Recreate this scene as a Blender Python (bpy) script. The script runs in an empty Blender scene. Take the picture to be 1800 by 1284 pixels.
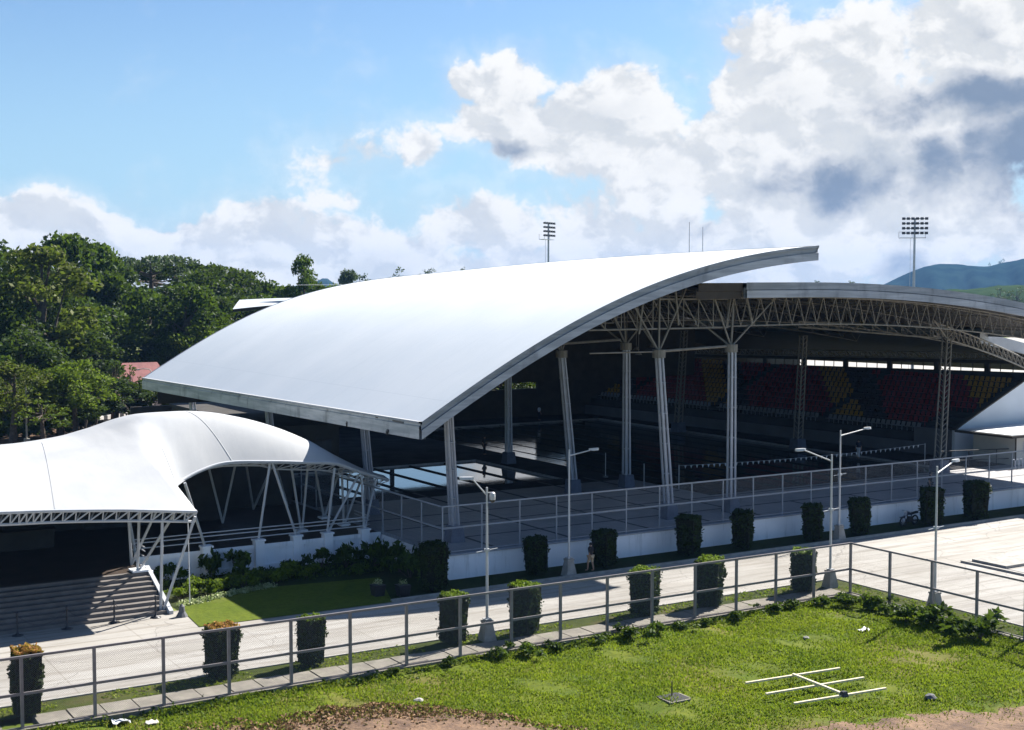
import bpy, bmesh, math, random
import numpy as np
from mathutils import Vector, Matrix
random.seed(7); rng = np.random.default_rng(7)
R = math.radians
S = bpy.context.scene
COL = S.collection

# ---------------------------------------------------------------- camera
CAM_H = 16.0
cam_d = bpy.data.cameras.new('camera'); cam = bpy.data.objects.new('camera', cam_d); COL.objects.link(cam)
cam.location = (0, 0, CAM_H); cam.rotation_euler = (R(90 - 3.308), 0, R(-31.5))
cam_d.sensor_width = 36; cam_d.lens = 47.4; cam_d.clip_start = .5; cam_d.clip_end = 12000
S.camera = cam
S.view_settings.view_transform = 'Standard'; S.view_settings.look = 'None'
S.view_settings.exposure = 1.40; S.view_settings.gamma = 1.0; S.view_settings.use_curve_mapping = False

# ---------------------------------------------------------------- sun
SUN = Vector((1.1, .315, 1.0)).normalized()
sun_d = bpy.data.lights.new('sun', 'SUN'); sun_d.energy = 5.0; sun_d.angle = R(.53); sun_d.color = (1, .955, .88)
sun = bpy.data.objects.new('sun', sun_d); COL.objects.link(sun); sun.location = (60, 20, 60)
sun.rotation_euler = SUN.to_track_quat('Z', 'Y').to_euler()

# ---------------------------------------------------------------- world: clear sky with cumulus
W = bpy.data.worlds.new('World'); S.world = W; W.use_nodes = True
wt = W.node_tree; wt.nodes.clear()
def nd(t, kind, **kw):
    n = t.nodes.new(kind)
    for k, v in kw.items(): setattr(n, k, v)
    return n
def link(t, a, b): t.links.new(a, b)
def mth(t, op, a, b=None, c=None, clamp=False):
    n = nd(t, 'ShaderNodeMath', operation=op, use_clamp=clamp)
    for i, v in enumerate((a, b, c)):
        if v is None: continue
        if hasattr(v, 'is_output'): link(t, v, n.inputs[i])
        else: n.inputs[i].default_value = v
    return n.outputs[0]
def vmth(t, op, a, b=None, c=None):
    n = nd(t, 'ShaderNodeVectorMath', operation=op)
    for i, v in enumerate((a, b, c)):
        if v is None: continue
        if hasattr(v, 'is_output'): link(t, v, n.inputs[i])
        else: n.inputs[i].default_value = v
    return n
def mixc(t, f, a, b, blend='MIX'):
    n = nd(t, 'ShaderNodeMix', data_type='RGBA', blend_type=blend)
    for s, v in ((n.inputs[0], f), (n.inputs[6], a), (n.inputs[7], b)):
        if hasattr(v, 'is_output'): link(t, v, s)
        elif isinstance(v, (int, float)): s.default_value = v
        else: s.default_value = (*v, 1) if len(v) == 3 else v
    return n.outputs[2]
def ramp(t, v, stops, interp='LINEAR'):
    n = nd(t, 'ShaderNodeValToRGB'); n.color_ramp.interpolation = interp
    e = n.color_ramp.elements
    while len(e) < len(stops): e.new(.5)
    for i, (p, c) in enumerate(stops):
        e[i].position = p; e[i].color = (*c, 1) if hasattr(c, '__len__') else (c, c, c, 1)
    link(t, v, n.inputs[0]); return n.outputs[0]
def smooth(t, v, lo, hi, a=0., b=1.):
    n = nd(t, 'ShaderNodeMapRange', interpolation_type='SMOOTHSTEP')
    link(t, v, n.inputs[0])
    for i, x in enumerate((lo, hi, a, b)): n.inputs[i + 1].default_value = x
    return n.outputs[0]

def build_world():
    t = wt
    out = nd(t, 'ShaderNodeOutputWorld'); bg = nd(t, 'ShaderNodeBackground')
    link(t, bg.outputs[0], out.inputs[0])
    sky = nd(t, 'ShaderNodeTexSky', sky_type='NISHITA'); sky.sun_disc = False
    sky.sun_elevation = R(41.1); sky.sun_rotation = R(74); sky.air_density = 1.0; sky.dust_density = .6; sky.ozone_density = 1.6
    skyc = vmth(t, 'SCALE', sky.outputs[0]); skyc.inputs[3].default_value = .105
    skyt = vmth(t, 'MULTIPLY', skyc.outputs[0], (.80, 1.0, 1.22))
    tc = nd(t, 'ShaderNodeTexCoord'); sep = nd(t, 'ShaderNodeSeparateXYZ'); link(t, tc.outputs[0], sep.inputs[0])
    az = mth(t, 'ARCTAN2', sep.outputs[1], sep.outputs[0])
    U = mth(t, 'SUBTRACT', R(58.5), az); V = mth(t, 'ARCSINE', sep.outputs[2])
    cv = nd(t, 'ShaderNodeCombineXYZ'); link(t, U, cv.inputs[0]); link(t, V, cv.inputs[1])
    P = cv.outputs[0]
    def fbm(vec, sc, det=9, rough=.58, dist=0., off=(0, 0, 0)):
        m = vmth(t, 'MULTIPLY_ADD', vec, (sc, sc * 1.25, sc), off).outputs[0]
        n = nd(t, 'ShaderNodeTexNoise', noise_dimensions='3D'); link(t, m, n.inputs['Vector'])
        n.inputs['Scale'].default_value = 1; n.inputs['Detail'].default_value = det
        n.inputs['Roughness'].default_value = rough; n.inputs['Distortion'].default_value = dist
        return n.outputs[0]
    warp = nd(t, 'ShaderNodeTexNoise'); link(t, P, warp.inputs['Vector']); warp.inputs['Scale'].default_value = 11; warp.inputs['Detail'].default_value = 6; warp.inputs['Roughness'].default_value = .6
    Pb = vmth(t, 'MULTIPLY_ADD', warp.outputs['Color'], (.075, .060, 0), P).outputs[0]
    Pb = vmth(t, 'ADD', Pb, (-.0375, -.030, 0)).outputs[0]
    def UV(px, py): return math.atan((px - 900) / 2366), math.atan((505 - py) / 2370 * math.cos(math.atan((px - 900) / 2370)))
    def blob(px, py, rx, ry, amp=1., edge=1.0):
        u, v = UV(px, py); sx, sy = 2370 / rx, 2370 / ry
        d = vmth(t, 'MULTIPLY_ADD', Pb, (sx, sy, 0), (-u * sx, -v * sy, 0)).outputs[0]
        l = vmth(t, 'LENGTH', d).outputs[1]
        n = nd(t, 'ShaderNodeMapRange', interpolation_type='LINEAR'); link(t, l, n.inputs[0])
        n.inputs[1].default_value = 0; n.inputs[2].default_value = 1.6; n.inputs[3].default_value = amp; n.inputs[4].default_value = -.6 * amp
        return n.outputs[0]
    def vmax(lst):
        r = lst[0]
        for b in lst[1:]: r = mth(t, 'MAXIMUM', r, b)
        return r
    blobs = [blob(*b) for b in (
        (60, 460, 330, 140, 1.5), (330, 460, 300, 145, 1.5), (500, 465, 260, 125, 1.4), (660, 465, 240, 130, 1.4), (300, 500, 900, 90, 1.2), (1000, 490, 900, 100, 1.2),
        (900, 185, 120, 115, 1.4), (870, 225, 130, 90, 1.3), (1060, 225, 210, 140, 1.45), (960, 250, 200, 100, 1.3), (815, 150, 60, 60, 1.1),
        (1180, 300, 220, 120, 1.2), (745, 265, 85, 70, .85), (600, 285, 130, 60, .62), (620, 345, 80, 40, .5), (860, 400, 190, 100, 1.1), (1020, 390, 150, 95, 1.1), (1100, 440, 380, 100, 1.1), (1180, 330, 220, 90, .9),
        (1400, 190, 260, 220, 1.3), (1340, 70, 140, 80, .8), (1500, 100, 160, 170, 1.1), (1500, 300, 460, 240, 1.5), (1720, 130, 240, 260, 1.4), (1300, 260, 220, 140, 1.1),
        (1600, 400, 420, 150), (1200, 135, 75, 35, .75), (1400, 440, 400, 90), (1950, 220, 250, 320), (2500, 300, 450, 240), (-500, 440, 500, 110), (-1400, 380, 500, 200), (3600, 300, 500, 300))]
    cover = vmax(blobs)
    Pw = vmth(t, 'MULTIPLY_ADD', warp.outputs['Color'], (.03, .03, 0), P).outputs[0]
    n1 = fbm(Pw, 17, 10, .60)
    n1s = fbm(vmth(t, 'ADD', Pw, (.010, .012, 0)).outputs[0], 17, 6, .55)
    n2 = fbm(Pw, 6.5, 5, .5, off=(4.3, 1.7, 2.0))
    dens = mth(t, 'ADD', mth(t, 'ADD', cover, mth(t, 'MULTIPLY', mth(t, 'SUBTRACT', n1, .5), 2.2)), mth(t, 'MULTIPLY', mth(t, 'SUBTRACT', n2, .5), .7))
    mask = smooth(t, dens, .24, .58)
    thin = smooth(t, dens, -.3, .6, 0, .30)
    mask = mth(t, 'MAXIMUM', mask, thin)
    # light and shade inside the clouds: thicker parts grey, edges towards the sun bright
    lit = smooth(t, mth(t, 'SUBTRACT', n1, n1s), -.075, .085)
    body = smooth(t, dens, .6, 2.1)
    shade = mth(t, 'MULTIPLY', mth(t, 'SUBTRACT', 1.0, lit), mth(t, 'MULTIPLY_ADD', body, .35, .5))
    darks = vmax([blob(*b) for b in ((1720, 185, 280, 75, 1.15), (1800, 265, 150, 170, 1.2), (1480, 320, 180, 70, 1.0), (1640, 290, 90, 90, .9), (1350, 330, 150, 35, .6),
                                     (900, 278, 110, 28, .85), (1570, 460, 60, 60, .55), (1240, 410, 80, 25, .55), (1720, 70, 60, 40, .45), (2050, 240, 260, 150, 1.0))])
    dk = smooth(t, mth(t, 'ADD', darks, mth(t, 'MULTIPLY', mth(t, 'SUBTRACT', n1, .5), 2.2)), .08, 1.0)
    # brightest towards the sun (upper right), duller low on the left
    base = mixc(t, smooth(t, U, -.45, .25), (.84, .86, .89), (.87, .875, .88))
    big = smooth(t, fbm(Pw, 9, 4, .5, off=(9.1, 3.3, 5.0)), .42, .66)
    shade = mth(t, 'MAXIMUM', shade, mth(t, 'MULTIPLY', big, mth(t, 'MULTIPLY', body, .85)))
    ccol = mixc(t, shade, base, (.60, .645, .69))
    fine = smooth(t, fbm(Pw, 34, 8, .62, off=(2.1, 7.3, 1.0)), .40, .66)
    ccol = mixc(t, mth(t, 'MULTIPLY', fine, .38), ccol, (.56, .61, .68))
    rim = mth(t, 'MULTIPLY', lit, mth(t, 'SUBTRACT', 1.0, body))
    ccol = mixc(t, mth(t, 'MULTIPLY', rim, .8), ccol, (.97, .97, .97))
    ccol = mixc(t, mth(t, 'MULTIPLY', dk, .95), ccol, (.21, .285, .41))
    # horizon whitening
    hz = smooth(t, V, 0.0, .26, .70, 0.0)
    skyb = mixc(t, hz, skyt.outputs[0], (.45, .71, .93))
    col = mixc(t, mask, skyb, ccol)
    below = smooth(t, V, -.02, 0.0)
    col = mixc(t, below, (.30, .36, .42), col)
    link(t, col, bg.inputs[0]); bg.inputs[1].default_value = .40
build_world()

# ---------------------------------------------------------------- helpers
def tag(o, label=None, cat=None, group=None, kind=None):
    for k, v in (('label', label), ('category', cat), ('group', group), ('kind', kind)):
        if v: o[k] = v
    return o
def empty(name, loc=(0, 0, 0), rz=0):
    o = bpy.data.objects.new(name, None); COL.objects.link(o); o.location = loc; o.rotation_euler = (0, 0, rz); o.empty_display_size = .3
    return o
def link_mesh(name, me, mat=None, parent=None, loc=None, smoothf=False):
    o = bpy.data.objects.new(name, me); COL.objects.link(o)
    if mat is not None and not me.materials:
        for m in (mat if isinstance(mat, (list, tuple)) else [mat]): me.materials.append(m)
    if smoothf: me.polygons.foreach_set('use_smooth', [True] * len(me.polygons))
    if parent is not None: o.parent = parent
    if loc is not None: o.location = loc
    return o
def copy_tree(o, parent=None):
    c = o.copy(); COL.objects.link(c)
    if parent is not None: c.parent = parent
    for ch in list(o.children): copy_tree(ch, c)
    return c

class MB:
    """collects verts and faces of one mesh"""
    def __init__(s): s.v = []; s.f = []; s.mi = []
    def add(s, vs, fs, mi=0):
        n = len(s.v); s.v += [tuple(map(float, p)) for p in vs]; s.f += [tuple(i + n for i in f) for f in fs]; s.mi += [mi] * len(fs)
    def box(s, x0, x1, y0, y1, z0, z1, mi=0):
        vs = [(x0, y0, z0), (x1, y0, z0), (x1, y1, z0), (x0, y1, z0), (x0, y0, z1), (x1, y0, z1), (x1, y1, z1), (x0, y1, z1)]
        s.add(vs, [(0, 3, 2, 1), (4, 5, 6, 7), (0, 1, 5, 4), (1, 2, 6, 5), (2, 3, 7, 6), (3, 0, 4, 7)], mi)
    def hexa(s, b, t, mi=0):
        """b, t: 4 bottom and 4 top corners, ccw"""
        s.add(list(b) + list(t), [(3, 2, 1, 0), (4, 5, 6, 7), (0, 1, 5, 4), (1, 2, 6, 5), (2, 3, 7, 6), (3, 0, 4, 7)], mi)
    def tube(s, p, q, r, r2=None, n=8, caps=True, mi=0):
        p, q = Vector(p), Vector(q); d = q - p
        if d.length < 1e-6: return
        d.normalize(); a = d.orthogonal().normalized(); b = d.cross(a); r2 = r if r2 is None else r2
        vs = []
        for c, rr in ((p, r), (q, r2)):
            for k in range(n):
                an = 2 * math.pi * k / n; vs.append(c + (a * math.cos(an) + b * math.sin(an)) * rr)
        fs = [(k, (k + 1) % n, n + (k + 1) % n, n + k) for k in range(n)]
        if caps: fs += [tuple(range(n))[::-1], tuple(range(n, 2 * n))]
        s.add(vs, fs, mi)
    def bar(s, p, q, w, h, mi=0):
        """rectangular bar from p to q, w across (horizontal), h high"""
        p, q = Vector(p), Vector(q); d = (q - p).normalized()
        up = Vector((0, 0, 1)) if abs(d.z) < .95 else Vector((0, 1, 0))
        a = d.cross(up).normalized() * (w / 2); b = a.cross(d).normalized() * (h / 2)
        vs = [p - a - b, p + a - b, p + a + b, p - a + b, q - a - b, q + a - b, q + a + b, q - a + b]
        s.add(vs, [(0, 1, 2, 3), (7, 6, 5, 4), (4, 5, 1, 0), (5, 6, 2, 1), (6, 7, 3, 2), (7, 4, 0, 3)], mi)
    def path(s, pts, r, n=8, mi=0):
        for a, b in zip(pts[:-1], pts[1:]): s.tube(a, b, r, n=n, mi=mi)
    def lathe(s, prof, c=(0, 0, 0), n=16, mi=0):
        vs = []; m = len(prof)
        for k in range(n):
            a = 2 * math.pi * k / n
            for r, z in prof: vs.append((c[0] + r * math.cos(a), c[1] + r * math.sin(a), c[2] + z))
        fs = [(k * m + j, ((k + 1) % n) * m + j, ((k + 1) % n) * m + j + 1, k * m + j + 1) for k in range(n) for j in range(m - 1)]
        fs += [tuple(k * m for k in range(n))[::-1], tuple(k * m + m - 1 for k in range(n))]
        s.add(vs, fs, mi)
    def grid(s, P, mi=0, flip=False):
        """P: rows x cols of points"""
        nr, nc = len(P), len(P[0]); vs = [p for r in P for p in r]
        fs = []
        for i in range(nr - 1):
            for j in range(nc - 1):
                f = (i * nc + j, i * nc + j + 1, (i + 1) * nc + j + 1, (i + 1) * nc + j)
                fs.append(f[::-1] if flip else f)
        s.add(vs, fs, mi)
    def mesh(s, name):
        me = bpy.data.meshes.new(name); me.from_pydata(s.v, [], s.f)
        if any(s.mi): me.polygons.foreach_set('material_index', s.mi)
        me.update(); return me
    def build(s, name, mat=None, parent=None, loc=None, smoothf=False):
        return link_mesh(name, s.mesh(name), mat, parent, loc, smoothf)

# ---------------------------------------------------------------- materials
def new_mat(name):
    m = bpy.data.materials.new(name); m.use_nodes = True; t = m.node_tree
    return m, t, t.nodes['Principled BSDF']
def noise(t, vec, sc, det=5, rough=.55, out=0):
    n = nd(t, 'ShaderNodeTexNoise'); link(t, vec, n.inputs['Vector'])
    n.inputs['Scale'].default_value = sc; n.inputs['Detail'].default_value = det; n.inputs['Roughness'].default_value = rough
    return n.outputs[out]
def pos(t): return nd(t, 'ShaderNodeNewGeometry').outputs['Position']
def scaled(t, v, s): return vmth(t, 'MULTIPLY', v, s).outputs[0]
def plain(name, col, rough=.6, metal=0., var=.12, sc=1.5, spec=.3, bump=0., streak=None, dirt=None):
    m, t, b = new_mat(name); p = pos(t)
    n = noise(t, p, sc, 6, .6)
    c1 = tuple(c * (1 - var) for c in col); c2 = tuple(min(1, c * (1 + var)) for c in col)
    c = mixc(t, smooth(t, n, .3, .7), c1, c2)
    if dirt is not None:
        dn = noise(t, scaled(t, p, streak or (1, 1, 1)), sc * 2.3, 6, .65)
        c = mixc(t, smooth(t, dn, .52, .75, 0, .7), c, dirt)
    link(t, c, b.inputs['Base Color'])
    b.inputs['Roughness'].default_value = rough; b.inputs['Metallic'].default_value = metal; b.inputs['Specular IOR Level'].default_value = spec
    if bump:
        bn = nd(t, 'ShaderNodeBump'); bn.inputs['Strength'].default_value = bump; bn.inputs['Distance'].default_value = .02
        link(t, noise(t, p, sc * 12, 4), bn.inputs['Height']); link(t, bn.outputs[0], b.inputs['Normal'])
    return m
M = {}
M['white_metal'] = plain('white_metal', (.46, .47, .49), .4, 0, .06)
M['fence_paint'] = plain('fence_paint', (.24, .215, .215), .45, .1, .12, 3)
M['deck_rail'] = plain('deck_rail', (.30, .32, .36), .45, .1, .1, 3)
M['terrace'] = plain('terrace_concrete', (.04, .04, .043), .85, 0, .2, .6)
M['white_wall'] = plain('white_wall', (.82, .84, .88), .75, 0, .05, .5, streak=(1.4, 1.4, .18), dirt=(.40, .42, .44))
M['stand_wall'] = plain('stand_wall', (.66, .69, .73), .8, 0, .05, .35)
M['dark_metal'] = plain('dark_metal', (.045, .045, .05), .4, .3, .2)
M['truss'] = plain('truss_paint', (.215, .195, .165), .5, .1, .15, 2)
M['column'] = plain('column_paint', (.38, .40, .46), .38, .3, .1, 2)
M['pedestal'] = plain('pedestal', (.10, .115, .16), .7, 0, .15, 2)
M['lamp_white'] = plain('lamp_white', (.50, .51, .52), .35, .1, .05)
M['lamp_glass'] = plain('lamp_glass', (.55, .57, .6), .15, 0, .03, spec=.6)
M['door_panel'] = plain('door_panel', (.04, .035, .03), .6, 0, .1)
M['dark_glass'] = plain('dark_glass', (.02, .022, .025), .12, 0, .03, spec=.6)
M['pale_concrete'] = plain('pale_concrete', (.31, .295, .27), .85, 0, .18, 2.5, bump=.3, dirt=(.30, .28, .25))
M['gutter'] = plain('gutter_concrete', (.20, .18, .15), .9, 0, .22, 1.2, bump=.5, dirt=(.16, .17, .11))
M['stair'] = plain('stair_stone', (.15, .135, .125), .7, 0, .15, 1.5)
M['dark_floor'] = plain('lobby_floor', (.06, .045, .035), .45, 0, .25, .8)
M['brown'] = plain('brown_cladding_and_shade', (.055, .045, .035), .7, 0, .2, .8)
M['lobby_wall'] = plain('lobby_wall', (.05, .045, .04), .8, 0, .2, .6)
M['grey_wall'] = plain('grey_wall', (.12, .12, .13), .8, 0, .12, .5)
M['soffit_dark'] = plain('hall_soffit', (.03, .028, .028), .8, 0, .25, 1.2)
M['bark'] = plain('bark', (.09, .07, .055), .95, 0, .3, 4, bump=.6)
M['pale_bark'] = plain('pale_bark', (.25, .21, .16), .9, 0, .25, 4)
M['black_rubber'] = plain('black_rubber', (.02, .02, .022), .8)
M['skin'] = plain('skin', (.33, .20, .14), .55, 0, .05)
M['hair'] = plain('hair', (.015, .012, .01), .6)
M['cloth_black'] = plain('cloth_black', (.02, .02, .024), .9)
M['cloth_tan'] = plain('cloth_tan', (.42, .33, .22), .9)
M['cloth_white'] = plain('cloth_white', (.6, .6, .62), .9)
M['cloth_navy'] = plain('cloth_navy', (.03, .035, .06), .9)
M['cream'] = plain('cream_wall', (.55, .52, .46), .8, 0, .06, .8)
M['pink_roof'] = plain('pink_roof', (.26, .10, .095), .7, 0, .2, .8)
M['plastic'] = plain('plastic_litter', (.50, .51, .52), .4)
M['timber'] = plain('pale_timber', (.62, .55, .38), .8, 0, .15, 3)

def fabric_mat():
    m, t, b = new_mat('roof_membrane'); p = pos(t)
    n = noise(t, p, .18, 5, .55); n2 = noise(t, p, 1.4, 6, .6)
    c = mixc(t, smooth(t, n, .3, .7), (.60, .635, .66), (.65, .675, .69))
    c = mixc(t, smooth(t, n2, .35, .8, 0, .25), c, (.66, .69, .72))
    br = nd(t, 'ShaderNodeTexBrick'); br.offset = 0; link(t, vmth(t, 'ADD', p, (.4, .3, 0)).outputs[0], br.inputs['Vector']); br.inputs['Scale'].default_value = 1
    br.inputs['Brick Width'].default_value = 11.75; br.inputs['Row Height'].default_value = 3.05; br.inputs['Mortar Size'].default_value = .022; br.inputs['Mortar Smooth'].default_value = .6
    br.inputs['Color1'].default_value = (1, 1, 1, 1); br.inputs['Color2'].default_value = (.985, .985, .985, 1); br.inputs['Mortar'].default_value = (.86, .87, .88, 1)
    c = mixc(t, 1.0, c, br.outputs[0], 'MULTIPLY')
    st_ = noise(t, scaled(t, p, (.10, 1.6, .1)), 1.0, 6, .6); c = mixc(t, smooth(t, st_, .5, .8, 0, .22), c, (.56, .59, .61))
    link(t, c, b.inputs['Base Color']); b.inputs['Roughness'].default_value = .62; b.inputs['Specular IOR Level'].default_value = .18
    return m
M['membrane'] = fabric_mat(); M['grey_sheet'] = plain('weathered_sheet', (.42, .45, .47), .6)
def canopy_mat():
    m, t, b = new_mat('canopy_fabric'); p = pos(t)
    n = noise(t, p, .35, 5, .55)
    c = mixc(t, smooth(t, n, .3, .7), (.36, .37, .385), (.41, .415, .42))
    w = noise(t, scaled(t, p, (1.6, .25, .5)), .9, 6, .6); c = mixc(t, smooth(t, w, .5, .8, 0, .25), c, (.30, .31, .32))
    bn = nd(t, 'ShaderNodeBump'); bn.inputs['Strength'].default_value = .25; bn.inputs['Distance'].default_value = .05; link(t, w, bn.inputs['Height']); link(t, bn.outputs[0], b.inputs['Normal'])
    link(t, c, b.inputs['Base Color']); b.inputs['Roughness'].default_value = .85; b.inputs['Specular IOR Level'].default_value = .08
    return m
M['canopy'] = canopy_mat()
def fascia_mat(name, c1, c2, stain, axis=(.25, .25, 3.2), amt=.75):
    m, t, b = new_mat(name); p = pos(t)
    n = noise(t, scaled(t, p, axis), 1.1, 7, .62); n2 = noise(t, scaled(t, p, (.5, .5, .2)), 2.2, 6, .6)
    c = mixc(t, smooth(t, n, .35, .65), c1, c2)
    c = mixc(t, smooth(t, n2, .50, .78, 0, amt), c, stain)
    link(t, c, b.inputs['Base Color']); b.inputs['Roughness'].default_value = .5; b.inputs['Metallic'].default_value = .15
    return m
M['fascia'] = fascia_mat('fascia_sheet', (.26, .28, .32), (.39, .41, .455), (.15, .165, .19))
M['fascia_upper'] = fascia_mat('fascia_upper_sheet', (.19, .21, .24), (.29, .31, .35), (.10, .11, .13))
M['eave'] = fascia_mat('eave_gutter', (.30, .32, .32), (.50, .50, .49), (.10, .105, .10), (.22, .22, 2.5), .85)

def corrugated(name, col, sc=9, axis=0):
    m, t, b = new_mat(name); p = pos(t)
    w = nd(t, 'ShaderNodeTexWave', wave_type='BANDS', bands_direction='XYZ'[axis]); link(t, p, w.inputs[0]); w.inputs['Scale'].default_value = sc
    bn = nd(t, 'ShaderNodeBump'); bn.inputs['Strength'].default_value = .4; bn.inputs['Distance'].default_value = .05
    link(t, w.outputs[1], bn.inputs['Height']); link(t, bn.outputs[0], b.inputs['Normal'])
    n = noise(t, p, .6, 4); c = mixc(t, n, tuple(x * .75 for x in col), tuple(x * 1.25 for x in col)); link(t, c, b.inputs['Base Color'])
    b.inputs['Roughness'].default_value = .7
    return m
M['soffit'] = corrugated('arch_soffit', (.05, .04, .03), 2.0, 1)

def road_mat():
    m, t, b = new_mat('road_concrete'); p = pos(t)
    n = noise(t, scaled(t, p, (.35, 1, 1)), .35, 7, .6); n2 = noise(t, scaled(t, p, (.12, 1.4, 1)), 1.3, 6, .65); n3 = noise(t, p, 14, 3)
    c = mixc(t, smooth(t, n, .3, .72), (.28, .26, .23), (.37, .352, .325))
    c = mixc(t, smooth(t, n2, .45, .68, 0, .75), c, (.185, .16, .13))
    n4 = noise(t, scaled(t, p, (.03, .9, 1)), 1.0, 5, .6); c = mixc(t, smooth(t, n4, .52, .66, 0, .35), c, (.16, .145, .135))
    c = mixc(t, smooth(t, n3, .35, .8, 0, .18), c, (.3, .28, .25))
    br = nd(t, 'ShaderNodeTexBrick'); br.offset = 0; link(t, vmth(t, 'ADD', p, (.7, 1.15, 0)).outputs[0], br.inputs['Vector']); br.inputs['Scale'].default_value = 1
    br.inputs['Brick Width'].default_value = 4.5; br.inputs['Row Height'].default_value = 3.9; br.inputs['Mortar Size'].default_value = .035
    br.inputs['Color1'].default_value = (1, 1, 1, 1); br.inputs['Color2'].default_value = (.90, .90, .905, 1); br.inputs['Mortar'].default_value = (.74, .72, .70, 1)
    c = mixc(t, .9, c, br.outputs[0], 'MULTIPLY')
    vo = nd(t, 'ShaderNodeTexVoronoi', feature='DISTANCE_TO_EDGE'); link(t, vmth(t, 'MULTIPLY_ADD', noise(t, p, 1.2, 4, .6, 1), (.8, .8, 0), p).outputs[0], vo.inputs['Vector']); vo.inputs['Scale'].default_value = .16
    ck = mth(t, 'LESS_THAN', vo.outputs['Distance'], .0035); c = mixc(t, mth(t, 'MULTIPLY', ck, .45), c, (.10, .09, .08))
    link(t, c, b.inputs['Base Color']); b.inputs['Roughness'].default_value = .85
    bn = nd(t, 'ShaderNodeBump'); bn.inputs['Strength'].default_value = .25; bn.inputs['Distance'].default_value = .02
    link(t, n3, bn.inputs['Height']); link(t, bn.outputs[0], b.inputs['Normal'])
    return m
M['road'] = road_mat()
def grass_ground(name, a, bb, soil, soil_amt=.3):
    m, t, b = new_mat(name); p = pos(t)
    n = noise(t, p, .35, 7, .62); n2 = noise(t, p, 3.2, 5, .7); n3 = noise(t, p, .16, 6, .6)
    c = mixc(t, smooth(t, n, .3, .7), a, bb); c = mixc(t, smooth(t, n2, .4, .75, 0, .6), c, tuple(x * .45 for x in a))
    c = mixc(t, smooth(t, n3, .52, .62, 0, soil_amt), c, soil)
    link(t, c, b.inputs['Base Color']); b.inputs['Roughness'].default_value = .95; b.inputs['Specular IOR Level'].default_value = .1
    bn = nd(t, 'ShaderNodeBump'); bn.inputs['Strength'].default_value = .8; bn.inputs['Distance'].default_value = .06
    link(t, n2, bn.inputs['Height']); link(t, bn.outputs[0], b.inputs['Normal'])
    return m
M['lot'] = grass_ground('lot_turf', (.055, .090, .008), (.115, .135, .014), (.16, .125, .045), .55)
M['verge'] = grass_ground('verge_turf', (.035, .048, .008), (.065, .075, .014), (.09, .07, .037), .7)
M['lawn'] = grass_ground('lawn_turf', (.068, .098, .008), (.098, .125, .013), (.16, .15, .05), .12)
M['field'] = grass_ground('far_field', (.10, .14, .03), (.17, .19, .06), (.25, .20, .12), .6)
def soil_mat():
    m, t, b = new_mat('bare_soil'); p = pos(t)
    n = noise(t, p, .9, 7, .65); n2 = noise(t, p, 6, 4, .6)
    c = mixc(t, smooth(t, n, .3, .7), (.075, .038, .020), (.21, .125, .07)); c = mixc(t, smooth(t, n2, .45, .7, 0, .55), c, (.07, .04, .025))
    link(t, c, b.inputs['Base Color']); b.inputs['Roughness'].default_value = .95
    bn = nd(t, 'ShaderNodeBump'); bn.inputs['Strength'].default_value = 1; bn.inputs['Distance'].default_value = .08
    link(t, n2, bn.inputs['Height']); link(t, bn.outputs[0], b.inputs['Normal'])
    return m
M['soil'] = soil_mat()
def deck_mat():
    m, t, b = new_mat('deck_tiles'); p = pos(t)
    br = nd(t, 'ShaderNodeTexBrick'); br.offset = 0; link(t, p, br.inputs['Vector']); br.inputs['Scale'].default_value = 1
    br.inputs['Brick Width'].default_value = .6; br.inputs['Row Height'].default_value = .6; br.inputs['Mortar Size'].default_value = .012
    br.inputs['Color1'].default_value = (.35, .34, .345, 1); br.inputs['Color2'].default_value = (.40, .385, .39, 1); br.inputs['Mortar'].default_value = (.15, .15, .15, 1)
    n = noise(t, p, .45, 5, .6)
    c = mixc(t, smooth(t, n, .35, .7, 0, .6), br.outputs[0], (.22, .22, .23)); link(t, c, b.inputs['Base Color'])
    b.inputs['Roughness'].default_value = .5
    return m
M['deck'] = deck_mat()
M['deck_line'] = plain('deck_line', (.05, .05, .055), .6)
def water_mat(name, col, bump):
    m, t, b = new_mat(name); p = pos(t)
    b.inputs['Base Color'].default_value = (*col, 1); b.inputs['Roughness'].default_value = .03; b.inputs['IOR'].default_value = 1.333
    b.inputs['Specular IOR Level'].default_value = .5
    n = noise(t, scaled(t, p, (1, 1, 1)), 2.2, 4, .55); bn = nd(t, 'ShaderNodeBump'); bn.inputs['Strength'].default_value = bump; bn.inputs['Distance'].default_value = .02
    link(t, n, bn.inputs['Height']); link(t, bn.outputs[0], b.inputs['Normal'])
    return m
M['water_calm'] = water_mat('calm_pool_water', (.10, .13, .15), .08); M['water_calm'].node_tree.nodes['Principled BSDF'].inputs['IOR'].default_value = 1.5
M['water'] = water_mat('rippled_pool_water', (.006, .020, .022), .55)
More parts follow.
